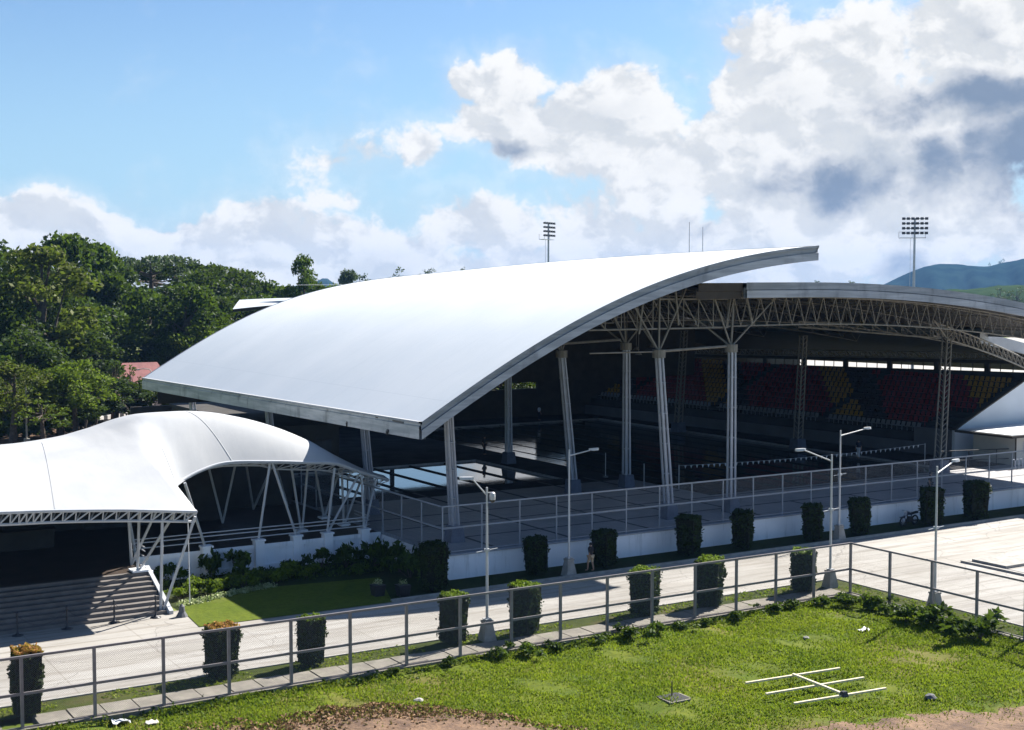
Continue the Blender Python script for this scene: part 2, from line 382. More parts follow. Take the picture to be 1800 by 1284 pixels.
def mesh_mat(name, col, cover=.16):
    m, t, b = new_mat(name); t.nodes.remove(b); out = t.nodes['Material Output']
    p = pos(t); sp = nd(t, 'ShaderNodeSeparateXYZ'); link(t, p, sp.inputs[0])
    h = mth(t, 'ADD', sp.outputs[0], sp.outputs[1])
    f = None
    for s in (1, -1):
        a = mth(t, 'MULTIPLY', mth(t, 'ADD', h, mth(t, 'MULTIPLY', sp.outputs[2], s)), 1 / .075)
        fr = mth(t, 'LESS_THAN', mth(t, 'FRACT', a), cover / 2)
        f = fr if f is None else mth(t, 'MAXIMUM', f, fr)
    d = nd(t, 'ShaderNodeBsdfDiffuse'); d.inputs[0].default_value = (*col, 1); tr = nd(t, 'ShaderNodeBsdfTransparent')
    mx = nd(t, 'ShaderNodeMixShader'); link(t, f, mx.inputs[0]); link(t, tr.outputs[0], mx.inputs[1]); link(t, d.outputs[0], mx.inputs[2])
    link(t, mx.outputs[0], out.inputs[0]); return m
M['chainlink'] = mesh_mat('chain_link', (.22, .22, .23), .16)
M['chainlink_light'] = mesh_mat('chain_link_galvanised', (.30, .31, .34), .14)

def leaf_mat(name, c1, c2, tr=.3, clump=1.2):
    m, t, b = new_mat(name); out = t.nodes['Material Output']
    g = nd(t, 'ShaderNodeNewGeometry'); oi = nd(t, 'ShaderNodeObjectInfo')
    n = noise(t, g.outputs['Position'], clump, 3, .5)
    v = mth(t, 'ADD', mth(t, 'MULTIPLY', g.outputs['Random Per Island'], .55), mth(t, 'MULTIPLY', n, .75))
    v = mth(t, 'ADD', v, mth(t, 'MULTIPLY', mth(t, 'SUBTRACT', oi.outputs['Random'], .5), .25))
    c = mixc(t, smooth(t, v, .25, 1.0), c1, c2)
    link(t, c, b.inputs['Base Color']); b.inputs['Roughness'].default_value = .6; b.inputs['Specular IOR Level'].default_value = .12
    tl = nd(t, 'ShaderNodeBsdfTranslucent'); tc = mixc(t, .35, c, (.25, .38, .03)); link(t, tc, tl.inputs[0])
    mx = nd(t, 'ShaderNodeMixShader'); mx.inputs[0].default_value = tr
    link(t, b.outputs[0], mx.inputs[1]); link(t, tl.outputs[0], mx.inputs[2]); link(t, mx.outputs[0], out.inputs[0])
    return m
M['leaf_dark'] = leaf_mat('leaves_dark', (.007, .016, .004), (.028, .056, .009), .22, .5)
M['leaf_mid'] = leaf_mat('leaves_mid', (.009, .023, .004), (.048, .092, .010), .28, .5)
M['leaf_olive'] = leaf_mat('leaves_olive', (.020, .030, .005), (.105, .120, .018), .28, .6)
M['leaf_light'] = leaf_mat('leaves_light', (.028, .056, .005), (.165, .22, .018), .32, .7)
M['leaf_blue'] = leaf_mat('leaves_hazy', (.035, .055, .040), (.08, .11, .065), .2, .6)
M['leaf_hedge'] = leaf_mat('hedge_leaves', (.008, .015, .006), (.030, .050, .012), .10, 3)
M['leaf_hedge_top'] = leaf_mat('hedge_fresh_tips', (.07, .11, .012), (.20, .27, .03), .35, 3)
M['leaf_red'] = leaf_mat('hedge_red_tips', (.24, .10, .03), (.42, .20, .06), .35, 3)
M['grass'] = leaf_mat('grass_blades', (.038, .085, .005), (.25, .285, .018), .40, .33)
M['grass_dry'] = leaf_mat('dry_grass_blades', (.14, .12, .03), (.34, .28, .10), .3, .7)
M['weed'] = leaf_mat('weed_leaves', (.016, .034, .007), (.075, .12, .018), .28, 2)
M['flower'] = leaf_mat('variegated_leaves', (.16, .22, .07), (.50, .52, .32), .3, 4)
M['hill'] = None

# ---------------------------------------------------------------- foliage builders (vectorised)
def leaf_arrays(c, size, flat=0., up=None, aspect=1.6):
    """quads at centres c (n,3); flat 0..1 pulls the normals to vertical"""
    n = len(c)
    nr = rng.normal(size=(n, 3)); nr[:, 2] = nr[:, 2] * (1 - flat) + flat * 1.6
    if up is not None: nr += up
    nr /= np.linalg.norm(nr, axis=1)[:, None]
    a = np.cross(nr, rng.normal(size=(n, 3))); a /= np.linalg.norm(a, axis=1)[:, None]
    b = np.cross(nr, a)
    s = (size * rng.uniform(.6, 1.35, n))[:, None] if np.isscalar(size) else (size * rng.uniform(.6, 1.35, n))[:, None]
    a = a * s * .5 * aspect; b = b * s * .5
    return np.stack([c - a, c - b * .9, c + a, c + b * .9], 1).reshape(-1, 3)
def quad_mesh(name, V):
    n = len(V) // 4; me = bpy.data.meshes.new(name)
    me.vertices.add(len(V)); me.vertices.foreach_set('co', np.ascontiguousarray(V, dtype=np.float32).ravel())
    me.loops.add(4 * n); me.loops.foreach_set('vertex_index', np.arange(4 * n, dtype=np.int32))
    me.polygons.add(n); me.polygons.foreach_set('loop_start', np.arange(0, 4 * n, 4, dtype=np.int32))
    try: me.polygons.foreach_set('loop_total', np.full(n, 4, dtype=np.int32))
    except Exception: pass
    me.update(calc_edges=True); return me
def crown_points(lobes, per, shell=.35):
    pts = []
    for (cx, cy, cz, r) in lobes:
        k = max(8, int(per * r * r)); d = rng.normal(size=(k, 3)); d /= np.linalg.norm(d, axis=1)[:, None]
        rr = r * (1 - shell * rng.random(k) ** 1.3) * rng.uniform(.85, 1.1, k)
        q = d * rr[:, None]; q[:, 2] *= .8
        q = q[d[:, 2] > -.65]; pts.append(q + np.array([cx, cy, cz]))
    return np.concatenate(pts)
def tree_meshes(h, w, style='round', nl=26, per=60, leaf=.42):
    """returns (trunk mesh, crown mesh) standing at the origin"""
    tr = MB(); base = .028 * h + .05; lob = []
    lean = np.array([rng.uniform(-.04, .04) * h, rng.uniform(-.04, .04) * h])
    th = {'round': .42, 'tall': .3, 'flat': .7, 'thin': .5}[style] * h
    pts = [Vector((0, 0, -.2)), Vector((lean[0] * .3, lean[1] * .3, th * .5)), Vector((lean[0], lean[1], th)), Vector((lean[0] * 1.3, lean[1] * 1.3, h * .86))]
    rs = [base * 1.25, base * .85, base * .62, base * .15]
    for i in range(3): tr.tube(pts[i], pts[i + 1], rs[i], rs[i + 1], 8)
    for k in range(nl):
        a = rng.uniform(0, 2 * math.pi); u = rng.random()
        if style == 'flat':
            z = h * rng.uniform(.80, .97); rad = w * math.sqrt(u) * .95; r = w * rng.uniform(.16, .26)
            z -= .10 * h * (rad / w) ** 2
        else:
            t = rng.uniform(0, 1); z = h * (.36 + .56 * t) if style != 'thin' else h * (.45 + .5 * t)
            prof = math.sin(math.pi * min(1, (.18 + .80 * t)) ** (.85 if style != 'tall' else 1.05)) ** .7
            rad = w * prof * (.45 + .5 * math.sqrt(u)); r = w * rng.uniform(.22, .38) * (1 if style != 'thin' else .6)
        x, y = rad * math.cos(a) + lean[0], rad * math.sin(a) + lean[1]
        lob.append((x, y, z, r))
        if k % 2 == 0:
            s = pts[2].lerp(pts[3], rng.random() * .6) if style != 'tall' else pts[1].lerp(pts[3], rng.random() * .8)
            mid = s.lerp(Vector((x, y, z)), .5) + Vector((0, 0, -.03 * h))
            tr.tube(s, mid, base * .34, base * .2, 5, False); tr.tube(mid, (x, y, z - r * .3), base * .2, base * .06, 5, False)
    P = crown_points(lob, per, .5)
    if style == 'flat': P[:, 2] = h * .88 + (P[:, 2] - h * .88) * .55
    V = leaf_arrays(P, leaf, .35 if style == 'flat' else .15)
    return tr.mesh('trunk'), quad_mesh('crown', V)
def put_tree(name, meshes, loc, leaf, bark, label, group=None, rz=0, sc=(1, 1, 1), cat='tree'):
    o = empty(name, loc, rz); o.scale = sc; tag(o, label, cat, group)
    for nm, me, mt in (('trunk', meshes[0], bark), ('crown', meshes[1], leaf)):
        c = bpy.data.objects.new(nm, me); COL.objects.link(c); c.parent = o
        if not me.materials: me.materials.append(mt)
        c.material_slots[0].link = 'OBJECT'; c.material_slots[0].material = mt
    return o

# ================================================================= THE SETTING
def sheet(name, pts, z, mat, kind='structure'):
    b = MB(); b.add([(x, y, z) for x, y in pts], [tuple(range(len(pts)))]); o = b.build(name, mat); tag(o, kind=kind); return o
sheet('ground', [(-4000, -4000), (6000, -4000), (6000, 6000), (-4000, 6000)], -.7, M['field'])
# grass lot in front of the fence, gently uneven, with the worn soil at its near edge
def lot_z(x, y):
    return .05 * math.sin(x * .7 + y * .4) + .04 * math.sin(x * 1.9 - y * 1.3) + .03 * math.sin(y * 3.1 + x) - .02 - .12 * max(0, min(1, (50.0 - y) / 2.5))
def soil_edge(x):          # y below which the soil is bare
    e = float(np.interp(x, (5, 9.2, 11, 14.7, 17, 19, 23, 25.1, 27, 30, 33.3, 39, 43.6, 52), (49.9, 49.0, 48.7, 47.6, 47.0, 46.5, 46.0, 43.6, 40.5, 37.5, 36.0, 35.2, 33.7, 31)))
    return e + .25 * math.sin(x * 1.3) + .25 * math.sin(x * 3.7 + 1)
b = MB(); g = []
for i in range(150):
    y = 14 + i * .2475
    g.append([(x, y, lot_z(x, y)) for x in [j * .5 - 6 for j in range(118)]])
b.grid(g); o = b.build('grass_lot', M['lot'], smoothf=True); tag(o, kind='structure')
b = MB(); g = []
for i in range(70):
    u = i / 69; row = []
    for j in range(118):
        x = j * .5 - 6; y = 14 + (soil_edge(x) - 14) * u; row.append((x, y, lot_z(x, y) + .05 * min(1, (1 - u) * 12) - .01 + .03 * math.sin(x * 5 + y * 2) * min(1, (1 - u) * 4)))
    g.append(row)
b.grid(g); o = b.build('bare_soil', M['soil'], smoothf=True); tag(o, kind='structure')

# road, kerbs, verge, gutter
sheet('road', [(-60, 53.2), (53.4, 53.2), (53.4, -60), (330, -60), (330, 61.2), (-60, 61.2)], .0, M['road'])
sheet('entrance_forecourt', [(-60, 61.2), (20.4, 61.2), (20.4, 64.9), (-60, 64.9)], .004, M['road'])
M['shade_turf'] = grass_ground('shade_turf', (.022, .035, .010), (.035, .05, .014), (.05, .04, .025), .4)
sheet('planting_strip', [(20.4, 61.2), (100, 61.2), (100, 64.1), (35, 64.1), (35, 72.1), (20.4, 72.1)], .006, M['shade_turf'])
sheet('lawn', [(20.2, 61.15), (30.2, 60.9), (32.2, 66.5), (26.0, 67.4), (20.6, 65.6)], .03, M['lawn'])
sheet('side_yard', [(-60, 64.9), (20.4, 64.9), (35, 72.1), (35, 400), (-60, 400)], -.02, M['field'])
b = MB(); b.box(30.2, 100, 60.95, 61.12, -.05, .13); b.box(-60, 53.2, 53.1, 53.26, -.05, .07); b.box(53.28, 53.44, -60, 53.26, -.05, .07)
o = b.build('kerb', M['pale_concrete']); tag(o, kind='structure')
sheet('grass_verge', [(-60, 51.55), (51.0, 51.55), (51.3, 50.2), (51.5, 50), (51.5, -60), (53.2, -60), (53.2, 53.05), (-60, 53.05)], .03, M['verge'])
b = MB()
x = -3.0
while x < 50.5:
    w = 1.18
    if not (9.2 < x < 10.2): b.box(x, x + w, 50.28, 51.5, -.2, .085 + .012 * math.sin(x * 7))
    x += w + .055
o = b.build('drain_cover_slabs', M['gutter']); tag(o, 'row of worn concrete slabs covering the drain behind the mesh fence', 'drain cover')
b = MB(); b.box(-60, 51.35, 49.95, 50.27, -.3, .06); b.box(51.25, 51.5, -60, 50.2, -.3, .03)
o = b.build('fence_footing', M['gutter']); tag(o, kind='structure')
# trench and slab on the right of the road
o = empty('drain_chamber', (63.6, 50.2, 0)); tag(o, 'open drain chamber edged in concrete, sunk in the pale road on the right', 'drain chamber')
b = MB(); b.box(.0, 3.2, -.2, 2.2, .01, .16); b.build('cover_slab', M['pale_concrete'], o)
for bx_ in ((-.55, -.06, -2.6, 2.4), (3.26, 3.7, -2.2, 1.6)): b = MB(); b.box(*bx_, .005, .03); b.build('trench', M['black_rubber'], o)
b = MB(); b.box(-.75, -.55, -2.8, 2.4, 0, .12); b.build('edge', M['pale_concrete'], o)
# dirt track and bank far left
sheet('dirt_track', [(-40, 118), (40, 134), (62, 168), (80, 200), (60, 205), (30, 155), (-40, 136)], .012, M['soil'])
b = MB(); g = []
for i in range(9):
    v = i / 8
    g.append([(36 + 2.2 * k + 3 * v, 160 + 4.4 * k * .6 + 16 * v, 2.6 * math.sin(v * math.pi / 2) + .25 * math.sin(k * 1.7 + v * 5) - .1) for k in range(16)])
b.grid(g); o = b.build('earth_bank', grass_ground('bank_turf', (.12, .12, .03), (.20, .17, .07), (.24, .17, .10), .8), smoothf=True); tag(o, kind='structure')
def kerb_paint():
    m, t, bs = new_mat('kerb_paint'); p = pos(t); sp = nd(t, 'ShaderNodeSeparateXYZ'); link(t, p, sp.inputs[0])
    f = mth(t, 'LESS_THAN', mth(t, 'FRACT', mth(t, 'MULTIPLY', sp.outputs[0], .8)), .5)
    link(t, mixc(t, f, (.55, .53, .5), (.02, .02, .02)), bs.inputs['Base Color']); return m
b = MB(); kp = [(39.5, 160.5), (43, 164), (48, 168), (53, 172), (58, 177)]
for (a, c), (d, e) in zip(kp[:-1], kp[1:]): b.bar((a, c, .25), (d, e, .25), .4, .55)
o = b.build('painted_kerb', kerb_paint()); tag(o, 'black and white striped kerb along the bank beyond the white canopy', 'kerb')
# stadium beyond the pool hall
sheet('athletic_field', [(130, 60), (420, 60), (420, 300), (180, 230), (150, 150)], .02, M['pale_concrete'])
sheet('athletic_turf', [(165, 70), (330, 70), (330, 150), (165, 150)], .05, M['lawn'])

# ---- hills
def hill_mat(name, a, bb):
    m, t, bs = new_mat(name); p = pos(t); n = noise(t, p, .02, 8, .65); link(t, mixc(t, smooth(t, n, .35, .65), a, bb), bs.inputs['Base Color']); bs.inputs['Roughness'].default_value = 1; bs.inputs['Specular IOR Level'].default_value = 0
    return m
M['hill'] = hill_mat('hill_forest', (.006, .018, .022), (.018, .038, .036)); M['hill_near'] = hill_mat('ridge_grass', (.02, .04, .02), (.04, .065, .03))
def ridge(name, prof, D, depth, mat, rough=.04):
    """prof: (bearing in degrees right of the camera's heading, crest height)"""
    b = MB(); g = []; nU = 220; a0, a1 = prof[0][0], prof[-1][0]
    for i in range(14):
        v = i / 13; row = []
        for k in range(nU):
            a = a0 + (a1 - a0) * k / (nU - 1)
            h = float(np.interp(a, [p[0] for p in prof], [p[1] for p in prof]))
            n = sum(math.sin(a * f + ph + v * f * .6) * am for f, ph, am in ((3.1, 1, .5), (7.7, 2, .25), (17, .5, .13), (41, 4, .07), (97, 1, .04)))
            z = (h * (1 + rough * n)) * math.sin(min(1, v * 1.35) * math.pi / 2) - 3 * (1 - v)
            dd = D + depth * v + depth * .12 * n; th = R(58.5 - a)
            row.append((dd * math.cos(th), dd * math.sin(th), z))
        g.append(row)
    b.grid(g); o = b.build(name, mat, smoothf=True); tag(o, kind='structure'); return o
def brg(px): return math.degrees(math.atan((px - 900) / 2366))
def crest(px, py, D): return brg(px), 16 + (505 - py) / 2370 * D
ridge('hills', [crest(*p, 2900) for p in ((1530, 509), (1560, 497), (1590, 483), (1625, 470), (1650, 467.5), (1690, 469), (1730, 472), (1765, 466), (1800, 459))] + [(26, 84), (34, 90), (44, 80), (60, 30)], 2400, 500, M['hill'])
ridge('green_ridge', [(12.0, 2), (16, 12), (18.2, 14.5)] + [(20.7, 17.5), (24, 22), (34, 26), (50, 10)], 760, 120, M['hill_near'], .06)
ridge('distant_hill', [crest(*p, 2900) for p in ((535, 506), (552, 501), (560, 494), (568, 490), (577, 490), (588, 498), (600, 501), (640, 503))], 2600, 300, M['hill'], .03)
ridge('far_woods', [(-70, 30), (-40, 24), (-30, 22), (-20, 14), (-9, 17), (0, 14.5), (10, 13.5), (20, 12), (60, 14)], 900, 60, M['hill'], .10)

# ================================================================= POOL DECK AND POOLS
DZ = 1.4
deck = MB()
P1 = (38.0, 56.8, 85.2, 98.6); P2 = (61.0, 86.6, 72.9, 122.9)
X0, X1, Y0, Y1 = 35.0, 120.0, 64.1, 150.0
# tile sheets round the two pools (cut into rectangles)
rects = [(X0, X1, Y0, 72.9), (X0, 61.0, 72.9, 82.5), (X0, 61.0, 82.5, 85.2), (X0, 38.0, 85.2, 98.6), (56.8, 61.0, 85.2, 98.6), (X0, 61.0, 98.6, 122.9), (86.6, X1, 72.9, 122.9), (X0, X1, 122.9, Y1)]
for x0, x1, y0, y1 in rects: deck.add([(x0, y0, DZ), (x1, y0, DZ), (x1, y1, DZ), (x0, y1, DZ)], [(0, 1, 2, 3)])
for x0, x1, y0, y1 in (P1, P2):
    for a, c in (((x0, y0), (x1, y0)), ((x1, y0), (x1, y1)), ((x1, y1), (x0, y1)), ((x0, y1), (x0, y0))):
        deck.add([(*a, DZ), (*c, DZ), (*c, -.9), (*a, -.9)], [(0, 1, 2, 3)])
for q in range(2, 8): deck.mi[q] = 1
M['shade_toned_surround'] = plain('shade_toned_surround', (.04, .04, .042), .95, 0, .3, .5, spec=.05)  # interior shade put into the tile colour; same floor as the front deck
o = deck.build('pool_deck', [M['deck'], M['shade_toned_surround']]); tag(o, kind='structure')
b = MB()
for x in (38.45, 43.7, 49.4, 54.2, 58.4): b.add([(x - .13, 64.5, DZ + .004), (x + .13, 64.5, DZ + .004), (x + .13, 84.8, DZ + .004), (x - .13, 84.8, DZ + .004)], [(0, 1, 2, 3)])
for y, xe in ((68.1, 90), (72.3, 90), (75.8, 60.6)):
    xs = [35.4, 38.32, 38.58, 43.57, 43.83, 49.27, 49.53, 54.07, 54.33, 58.27, 58.53, xe]
    for a, c in zip(xs[0::2], xs[1::2]): b.add([(a, y - .12, DZ + .004), (c, y - .12, DZ + .004), (c, y + .12, DZ + .004), (a, y + .12, DZ + .004)], [(0, 1, 2, 3)])
for x in (64, 69.5, 75, 80.5): b.add([(x - .12, 64.5, DZ + .004), (x + .12, 64.5, DZ + .004), (x + .12, 67.98, DZ + .004), (x - .12, 67.98, DZ + .004)], [(0, 1, 2, 3)])
o = b.build('deck_lines', M['deck_line']); tag(o, kind='structure')
for nm, P, mt in (('warm_up_pool_water', P1, M['water_calm']), ('main_pool_water', P2, M['water'])):
    sheet(nm, [(P[0], P[2]), (P[1], P[2]), (P[1], P[3]), (P[0], P[3])], 1.24, mt)
    sheet(nm.replace('water', 'floor'), [(P[0], P[2]), (P[1], P[2]), (P[1], P[3]), (P[0], P[3])], -.8, M['grey_wall'])
for k in range(5):
    x = 40.8 + k * 3.25; b = MB(); b.tube((x, P1[2], 1.27), (x, P1[3], 1.27), .075, n=8)
    o = b.build('lane_rope', M['black_rubber']); tag(o, 'dark floating lane rope in the small bright pool, %s from the left' % ('first', 'second', 'third', 'fourth', 'fifth')[k], 'lane rope', 'lane ropes in the warm-up pool')
for k in range(9):
    x = 63.5 + k * 2.57; b = MB(); b.tube((x, P2[2], 1.27), (x, P2[3], 1.25), .03, n=6)
    o = b.build('lane_rope', M['black_rubber']); tag(o, 'grey lane rope floating in the big dark pool, %s from the left' % ('first', 'second', 'third', 'fourth', 'fifth', 'sixth', 'seventh', 'eighth', 'ninth')[k], 'lane rope', 'lane ropes in the main pool')

# front wall of the deck
t = empty('deck_wall', (35, 64, 0)); tag(t, 'long low white retaining wall in front of the pool deck, shaded blue', 'wall')
b = MB(); b.box(0, 65, -.06, .1, -.1, 1.33); b.box(-.02, .1, .1, 60, -.1, 1.33); b.build('wall', M['white_wall'], t)
b = MB(); b.box(-.05, 65, -.12, .35, 1.33, 1.407); b.box(-.07, .2, .35, 60, 1.33, 1.407); b.build('coping', M['deck_rail'], t)

# ================================================================= FENCES
def fence(name, pts, z0, h, zmid, bay, mat, mesh, label, pr=.06, skip_first=False, base=0.):
    t = empty(name, (pts[0][0], pts[0][1], z0)); tag(t, label, 'fence'); ox, oy = pts[0]
    post = MB(); post.box(-pr, pr, -pr, pr, base, h + .02); pm = post.mesh('post')
    for si, ((x0, y0), (x1, y1)) in enumerate(zip(pts[:-1], pts[1:])):
        L = math.hypot(x1 - x0, y1 - y0); n = max(1, round(L / bay)); dx, dy = (x1 - x0) / L, (y1 - y0) / L
        for k in range(0 if si == 0 else 1, n + 1):
            o = link_mesh('post', pm, mat, t); o.location = (x0 - ox + dx * L * k / n, y0 - oy + dy * L * k / n, 0)
        for zz, w, hh in ((h, .07, .09), (zmid, .06, .10), (.10, .04, .05)):
            b = MB(); b.bar((x0 - ox, y0 - oy, zz), (x1 - ox, y1 - oy, zz), w, hh); b.build('top_rail' if zz == h else ('middle_rail' if zz == zmid else 'bottom_rail'), mat, t)
        b = MB(); e = (dy * .035, -dx * .035)
        b.add([(x0 - ox + e[0], y0 - oy + e[1], .12), (x1 - ox + e[0], y1 - oy + e[1], .12), (x1 - ox + e[0], y1 - oy + e[1], h - .03), (x0 - ox + e[0], y0 - oy + e[1], h - .03)], [(0, 1, 2, 3)])
        b.build('wire_mesh', mesh, t)
    return t
fence('mesh_fence', [(-5.6, 50.1), (51.4, 50.1), (51.4, 12.4)], 0, 2.68, 1.33, 2.6, M['fence_paint'], M['chainlink'], 'brown steel post and rail mesh fence around the grass lot, turning a corner at right', .055, base=-.25)
fence('deck_fence', [(34.9, 84), (34.9, 64.22), (92, 64.22)], DZ, 2.62, 1.42, 2.44, M['deck_rail'], M['chainlink_light'], 'pale grey mesh fence standing on the edge of the pool deck above the white wall', .035)

# ================================================================= THE HALL
hall = empty('swimming_hall', (35, 64, 0)); HO = Vector((35, 64, 0))
tag(hall, 'open sided swimming hall with a huge curved white roof on tall pipe columns', 'sports hall')
def H(p): return Vector(p) - HO
def hb(b, name, mat, sm=False, parent=None):
    b.v = [tuple(Vector(v) - HO) for v in b.v]; return b.build(name, mat, hall if parent is None else parent, smoothf=sm)
FX = [33.14, 34.5, 35.87, 37.55, 38.79, 41.03, 43.3, 44.52, 45.84, 48.13, 50.37, 52.8, 54.86, 57.95, 61.66]
FZ = [8.82, 9.69, 10.45, 11.35, 12.03, 13.16, 14.24, 14.76, 15.24, 16.04, 16.72, 17.33, 17.76, 18.24, 18.62]
BX = [32.5, 34.8, 36.0, 39.0, 43.6, 45.5, 47.3, 50.0, 53.3, 57.5, 62.5]
BZ = [8.45, 9.8, 10.46, 12.3, 14.25, 14.80, 15.39, 16.1, 16.62, 17.02, 17.52]
fp = np.poly1d(np.polyfit(FX, FZ, 5)); bp = np.poly1d(np.polyfit(BX, BZ, 5))
YF, YB = 63.3, 112.0
def roofP(s, v, dz=0.):
    xf = 33.14 + (61.66 - 33.14) * s; xb = 32.5 + (62.5 - 32.5) * s
    x = xf + (xb - xf) * v; z = float(fp(xf)) * (1 - v) + float(bp(xb)) * v + .22 * math.sin(math.pi * v) * s
    return (x, YF + (YB - YF) * v, z + dz)
NS, NV = 56, 20
roof = MB(); roof.grid([[roofP(s / NS, v / NV) for s in range(NS + 1)] for v in range(NV + 1)])
main_roof = hb(roof, 'curved_roof', M['membrane'], True)
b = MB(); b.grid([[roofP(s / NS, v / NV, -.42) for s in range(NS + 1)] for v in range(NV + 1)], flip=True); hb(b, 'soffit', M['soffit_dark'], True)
# fascia along the front edge: a recessed upper band and a lower band
def band(rows, name, mat, close=True):
    b = MB(); b.grid(rows); return hb(b, name, mat, False)
def front_edge(dy, dz, inset=0.): return [(roofP(s / NS, 0)[0], YF + dy, roofP(s / NS, 0)[2] + dz * (1.02 if s < 3 else 1)) for s in range(NS + 1)]
band([front_edge(.02, .03), front_edge(-.10, .03)], 'roof_lip', M['membrane'])
band([front_edge(-.10, .03), front_edge(-.10, -.12), front_edge(.02, -.14), front_edge(.02, -.42)], 'upper_fascia', M['fascia_upper'])
band([front_edge(.02, -.42), front_edge(-.06, -.44), front_edge(-.06, -.92), front_edge(.25, -.92), front_edge(.25, -.40)], 'lower_fascia', M['fascia'])
# eave gutter on the low side
def eave(v, dx, dz): p = roofP(0, v); return (p[0] + dx, p[1], p[2] + dz)
NE = 40
b = MB(); b.grid([[eave(k / NE, dx, dz) for k in range(NE + 1)] for dx, dz in ((.05, .03), (-.16, .03), (-.16, -.05), (-.05, -.07))], flip=True); hb(b, 'roof_lip', M['canopy'])
b = MB(); b.grid([[eave(k / NE, dx, dz) for k in range(NE + 1)] for dx, dz in ((-.05, -.08), (-.05, -.22), (-.13, -.24), (-.13, -.92), (.25, -.92), (.25, -.35))], flip=True); hb(b, 'eave_gutter', M['eave'])
b = MB()
for k in range(15): b.box(33.02, 33.06, 65.2 + k * 3.1, 66.5 + k * 3.1, 8.62, 8.70)
hb(b, 'gutter_gap', M['dark_metal'])
for y in (66.9, 72.2, 77.7, 86.0, 95.5, 105.0):
    b = MB(); b.tube((32.88, y, 8.05), (33.1, y, 8.05), .10, n=10); b.tube((32.88, y, 8.05), (32.9, y, 7.86), .07, n=8); hb(b, 'drain_outlet', M['dark_metal'])
# end cap of the high side and back edge
def tipE(v, dx, dz): p = roofP(1, v); return (p[0] + dx, p[1], p[2] + dz)
b = MB(); b.grid([[tipE(k / NE, dx, dz) for k in range(NE + 1)] for dx, dz in ((0, .02), (.12, .02), (.02, -.2), (-.25, -.42), (-.25, -.92), (-.5, -.92), (-.5, -.4))]); hb(b, 'ridge_fascia', M['fascia'])
b = MB(); b.grid([[(roofP(s / NS, 1)[0], YB + dy, roofP(s / NS, 1)[2] + dz) for s in range(NS + 1)] for dy, dz in ((0, .03), (.1, .03), (.1, -.9), (-.1, -.9), (-.1, -.4))], flip=True); hb(b, 'rear_fascia', M['fascia'])
b = MB(); g0 = [(roofP(s / NS, 1)[0], YB - .3, roofP(s / NS, 1)[2] - .45) for s in range(2, NS + 1)]; g1 = [(p[0], p[1], min(p[2] - .2, 6.2)) for p in g0]
b.grid([g0, g1]); hb(b, 'gable_blackout', M['brown'])  # added panel, keeps the view under the roof's back edge dark
b = MB(); g0 = [(x, 117.6, 16.28 - .00335 * max(0, x - 63.0) ** 2 - .35) for x in range(56, 97, 2)]; b.grid([g0, [(p[0], p[1], 6.2) for p in g0]]); hb(b, 'blackout_screen', M['brown'])  # added screen, closes the arch end so the interior goes dark
# ---- arched middle roof
def az_(x): return 16.28 - .00335 * (x - 63.0) ** 2 if x > 63 else 16.28 - .0006 * (x - 63) ** 2
AX0, AX1 = 53.5, 96.0
xs = [AX0 + (AX1 - AX0) * k / 44 for k in range(45)]
b = MB(); b.grid([[(x, y, az_(x) + .02 * math.sin((y - 65) * .065)) for x in xs] for y in (65, 72, 80, 90, 100, 112, 118, 136)]); hb(b, 'arched_roof', M['membrane'], True)  # last strip added beyond the back edge to keep sun off the rear deck
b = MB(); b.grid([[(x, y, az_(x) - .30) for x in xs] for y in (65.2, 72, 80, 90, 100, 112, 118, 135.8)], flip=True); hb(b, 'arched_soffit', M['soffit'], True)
xr = [x for x in xs if x > 57.4]; xr = [57.15] + xr
def arch_row(X, dy, dz): return [(x, 65 + dy, az_(x) + dz) for x in X]
band([arch_row(xr, .05, .03), arch_row(xr, -.08, .03), arch_row(xr, -.08, -.42), arch_row(xr, -.02, -.46)], 'upper_fascia', M['fascia_upper'])
band([arch_row(xr, -.02, -.46), arch_row(xr, -.12, -.48), arch_row(xr, -.12, -.94), arch_row(xr, .2, -.94), arch_row(xr, .2, -.3)], 'lower_fascia', M['fascia'])
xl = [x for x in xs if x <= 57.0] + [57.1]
band([arch_row(xl, .35, .0), arch_row(xl, .22, .0), arch_row(xl, .22, -.5), arch_row(xl, .40, -.52), arch_row(xl, .40, -1.0)], 'shade_toned_fascia', M['brown'])  # dark brown stands in for the shade under the big roof
b = MB(); b.grid([[(96.0 + dx, y, az_(96) + dz) for y in (65, 80, 100, 118)] for dx, dz in ((0, .03), (.1, .03), (.1, -.9), (-.1, -.9))]); hb(b, 'side_fascia', M['fascia'])
# ---- lower roof over the grandstand
def gz(x, y): return 12.15 - .18 * (x - 95) - .0015 * (x - 95) ** 2 - .012 * (y - 78)
gx = [95 + k * 1.6 for k in range(13)]
b = MB(); b.grid([[(x, y, gz(x, y)) for x in gx] for y in (78, 90, 104, 118, 132)]); hb(b, 'stand_roof', M['membrane'], True)
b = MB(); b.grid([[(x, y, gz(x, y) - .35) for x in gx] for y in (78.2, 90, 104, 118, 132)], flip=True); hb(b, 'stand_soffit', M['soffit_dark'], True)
b = MB(); b.grid([[(x, 78 + dy, gz(x, 78) + dz) for x in gx] for dy, dz in ((.05, .03), (-.1, .03), (-.1, -.95), (.2, -.95), (.2, -.3))]); hb(b, 'stand_fascia', M['white_metal'])
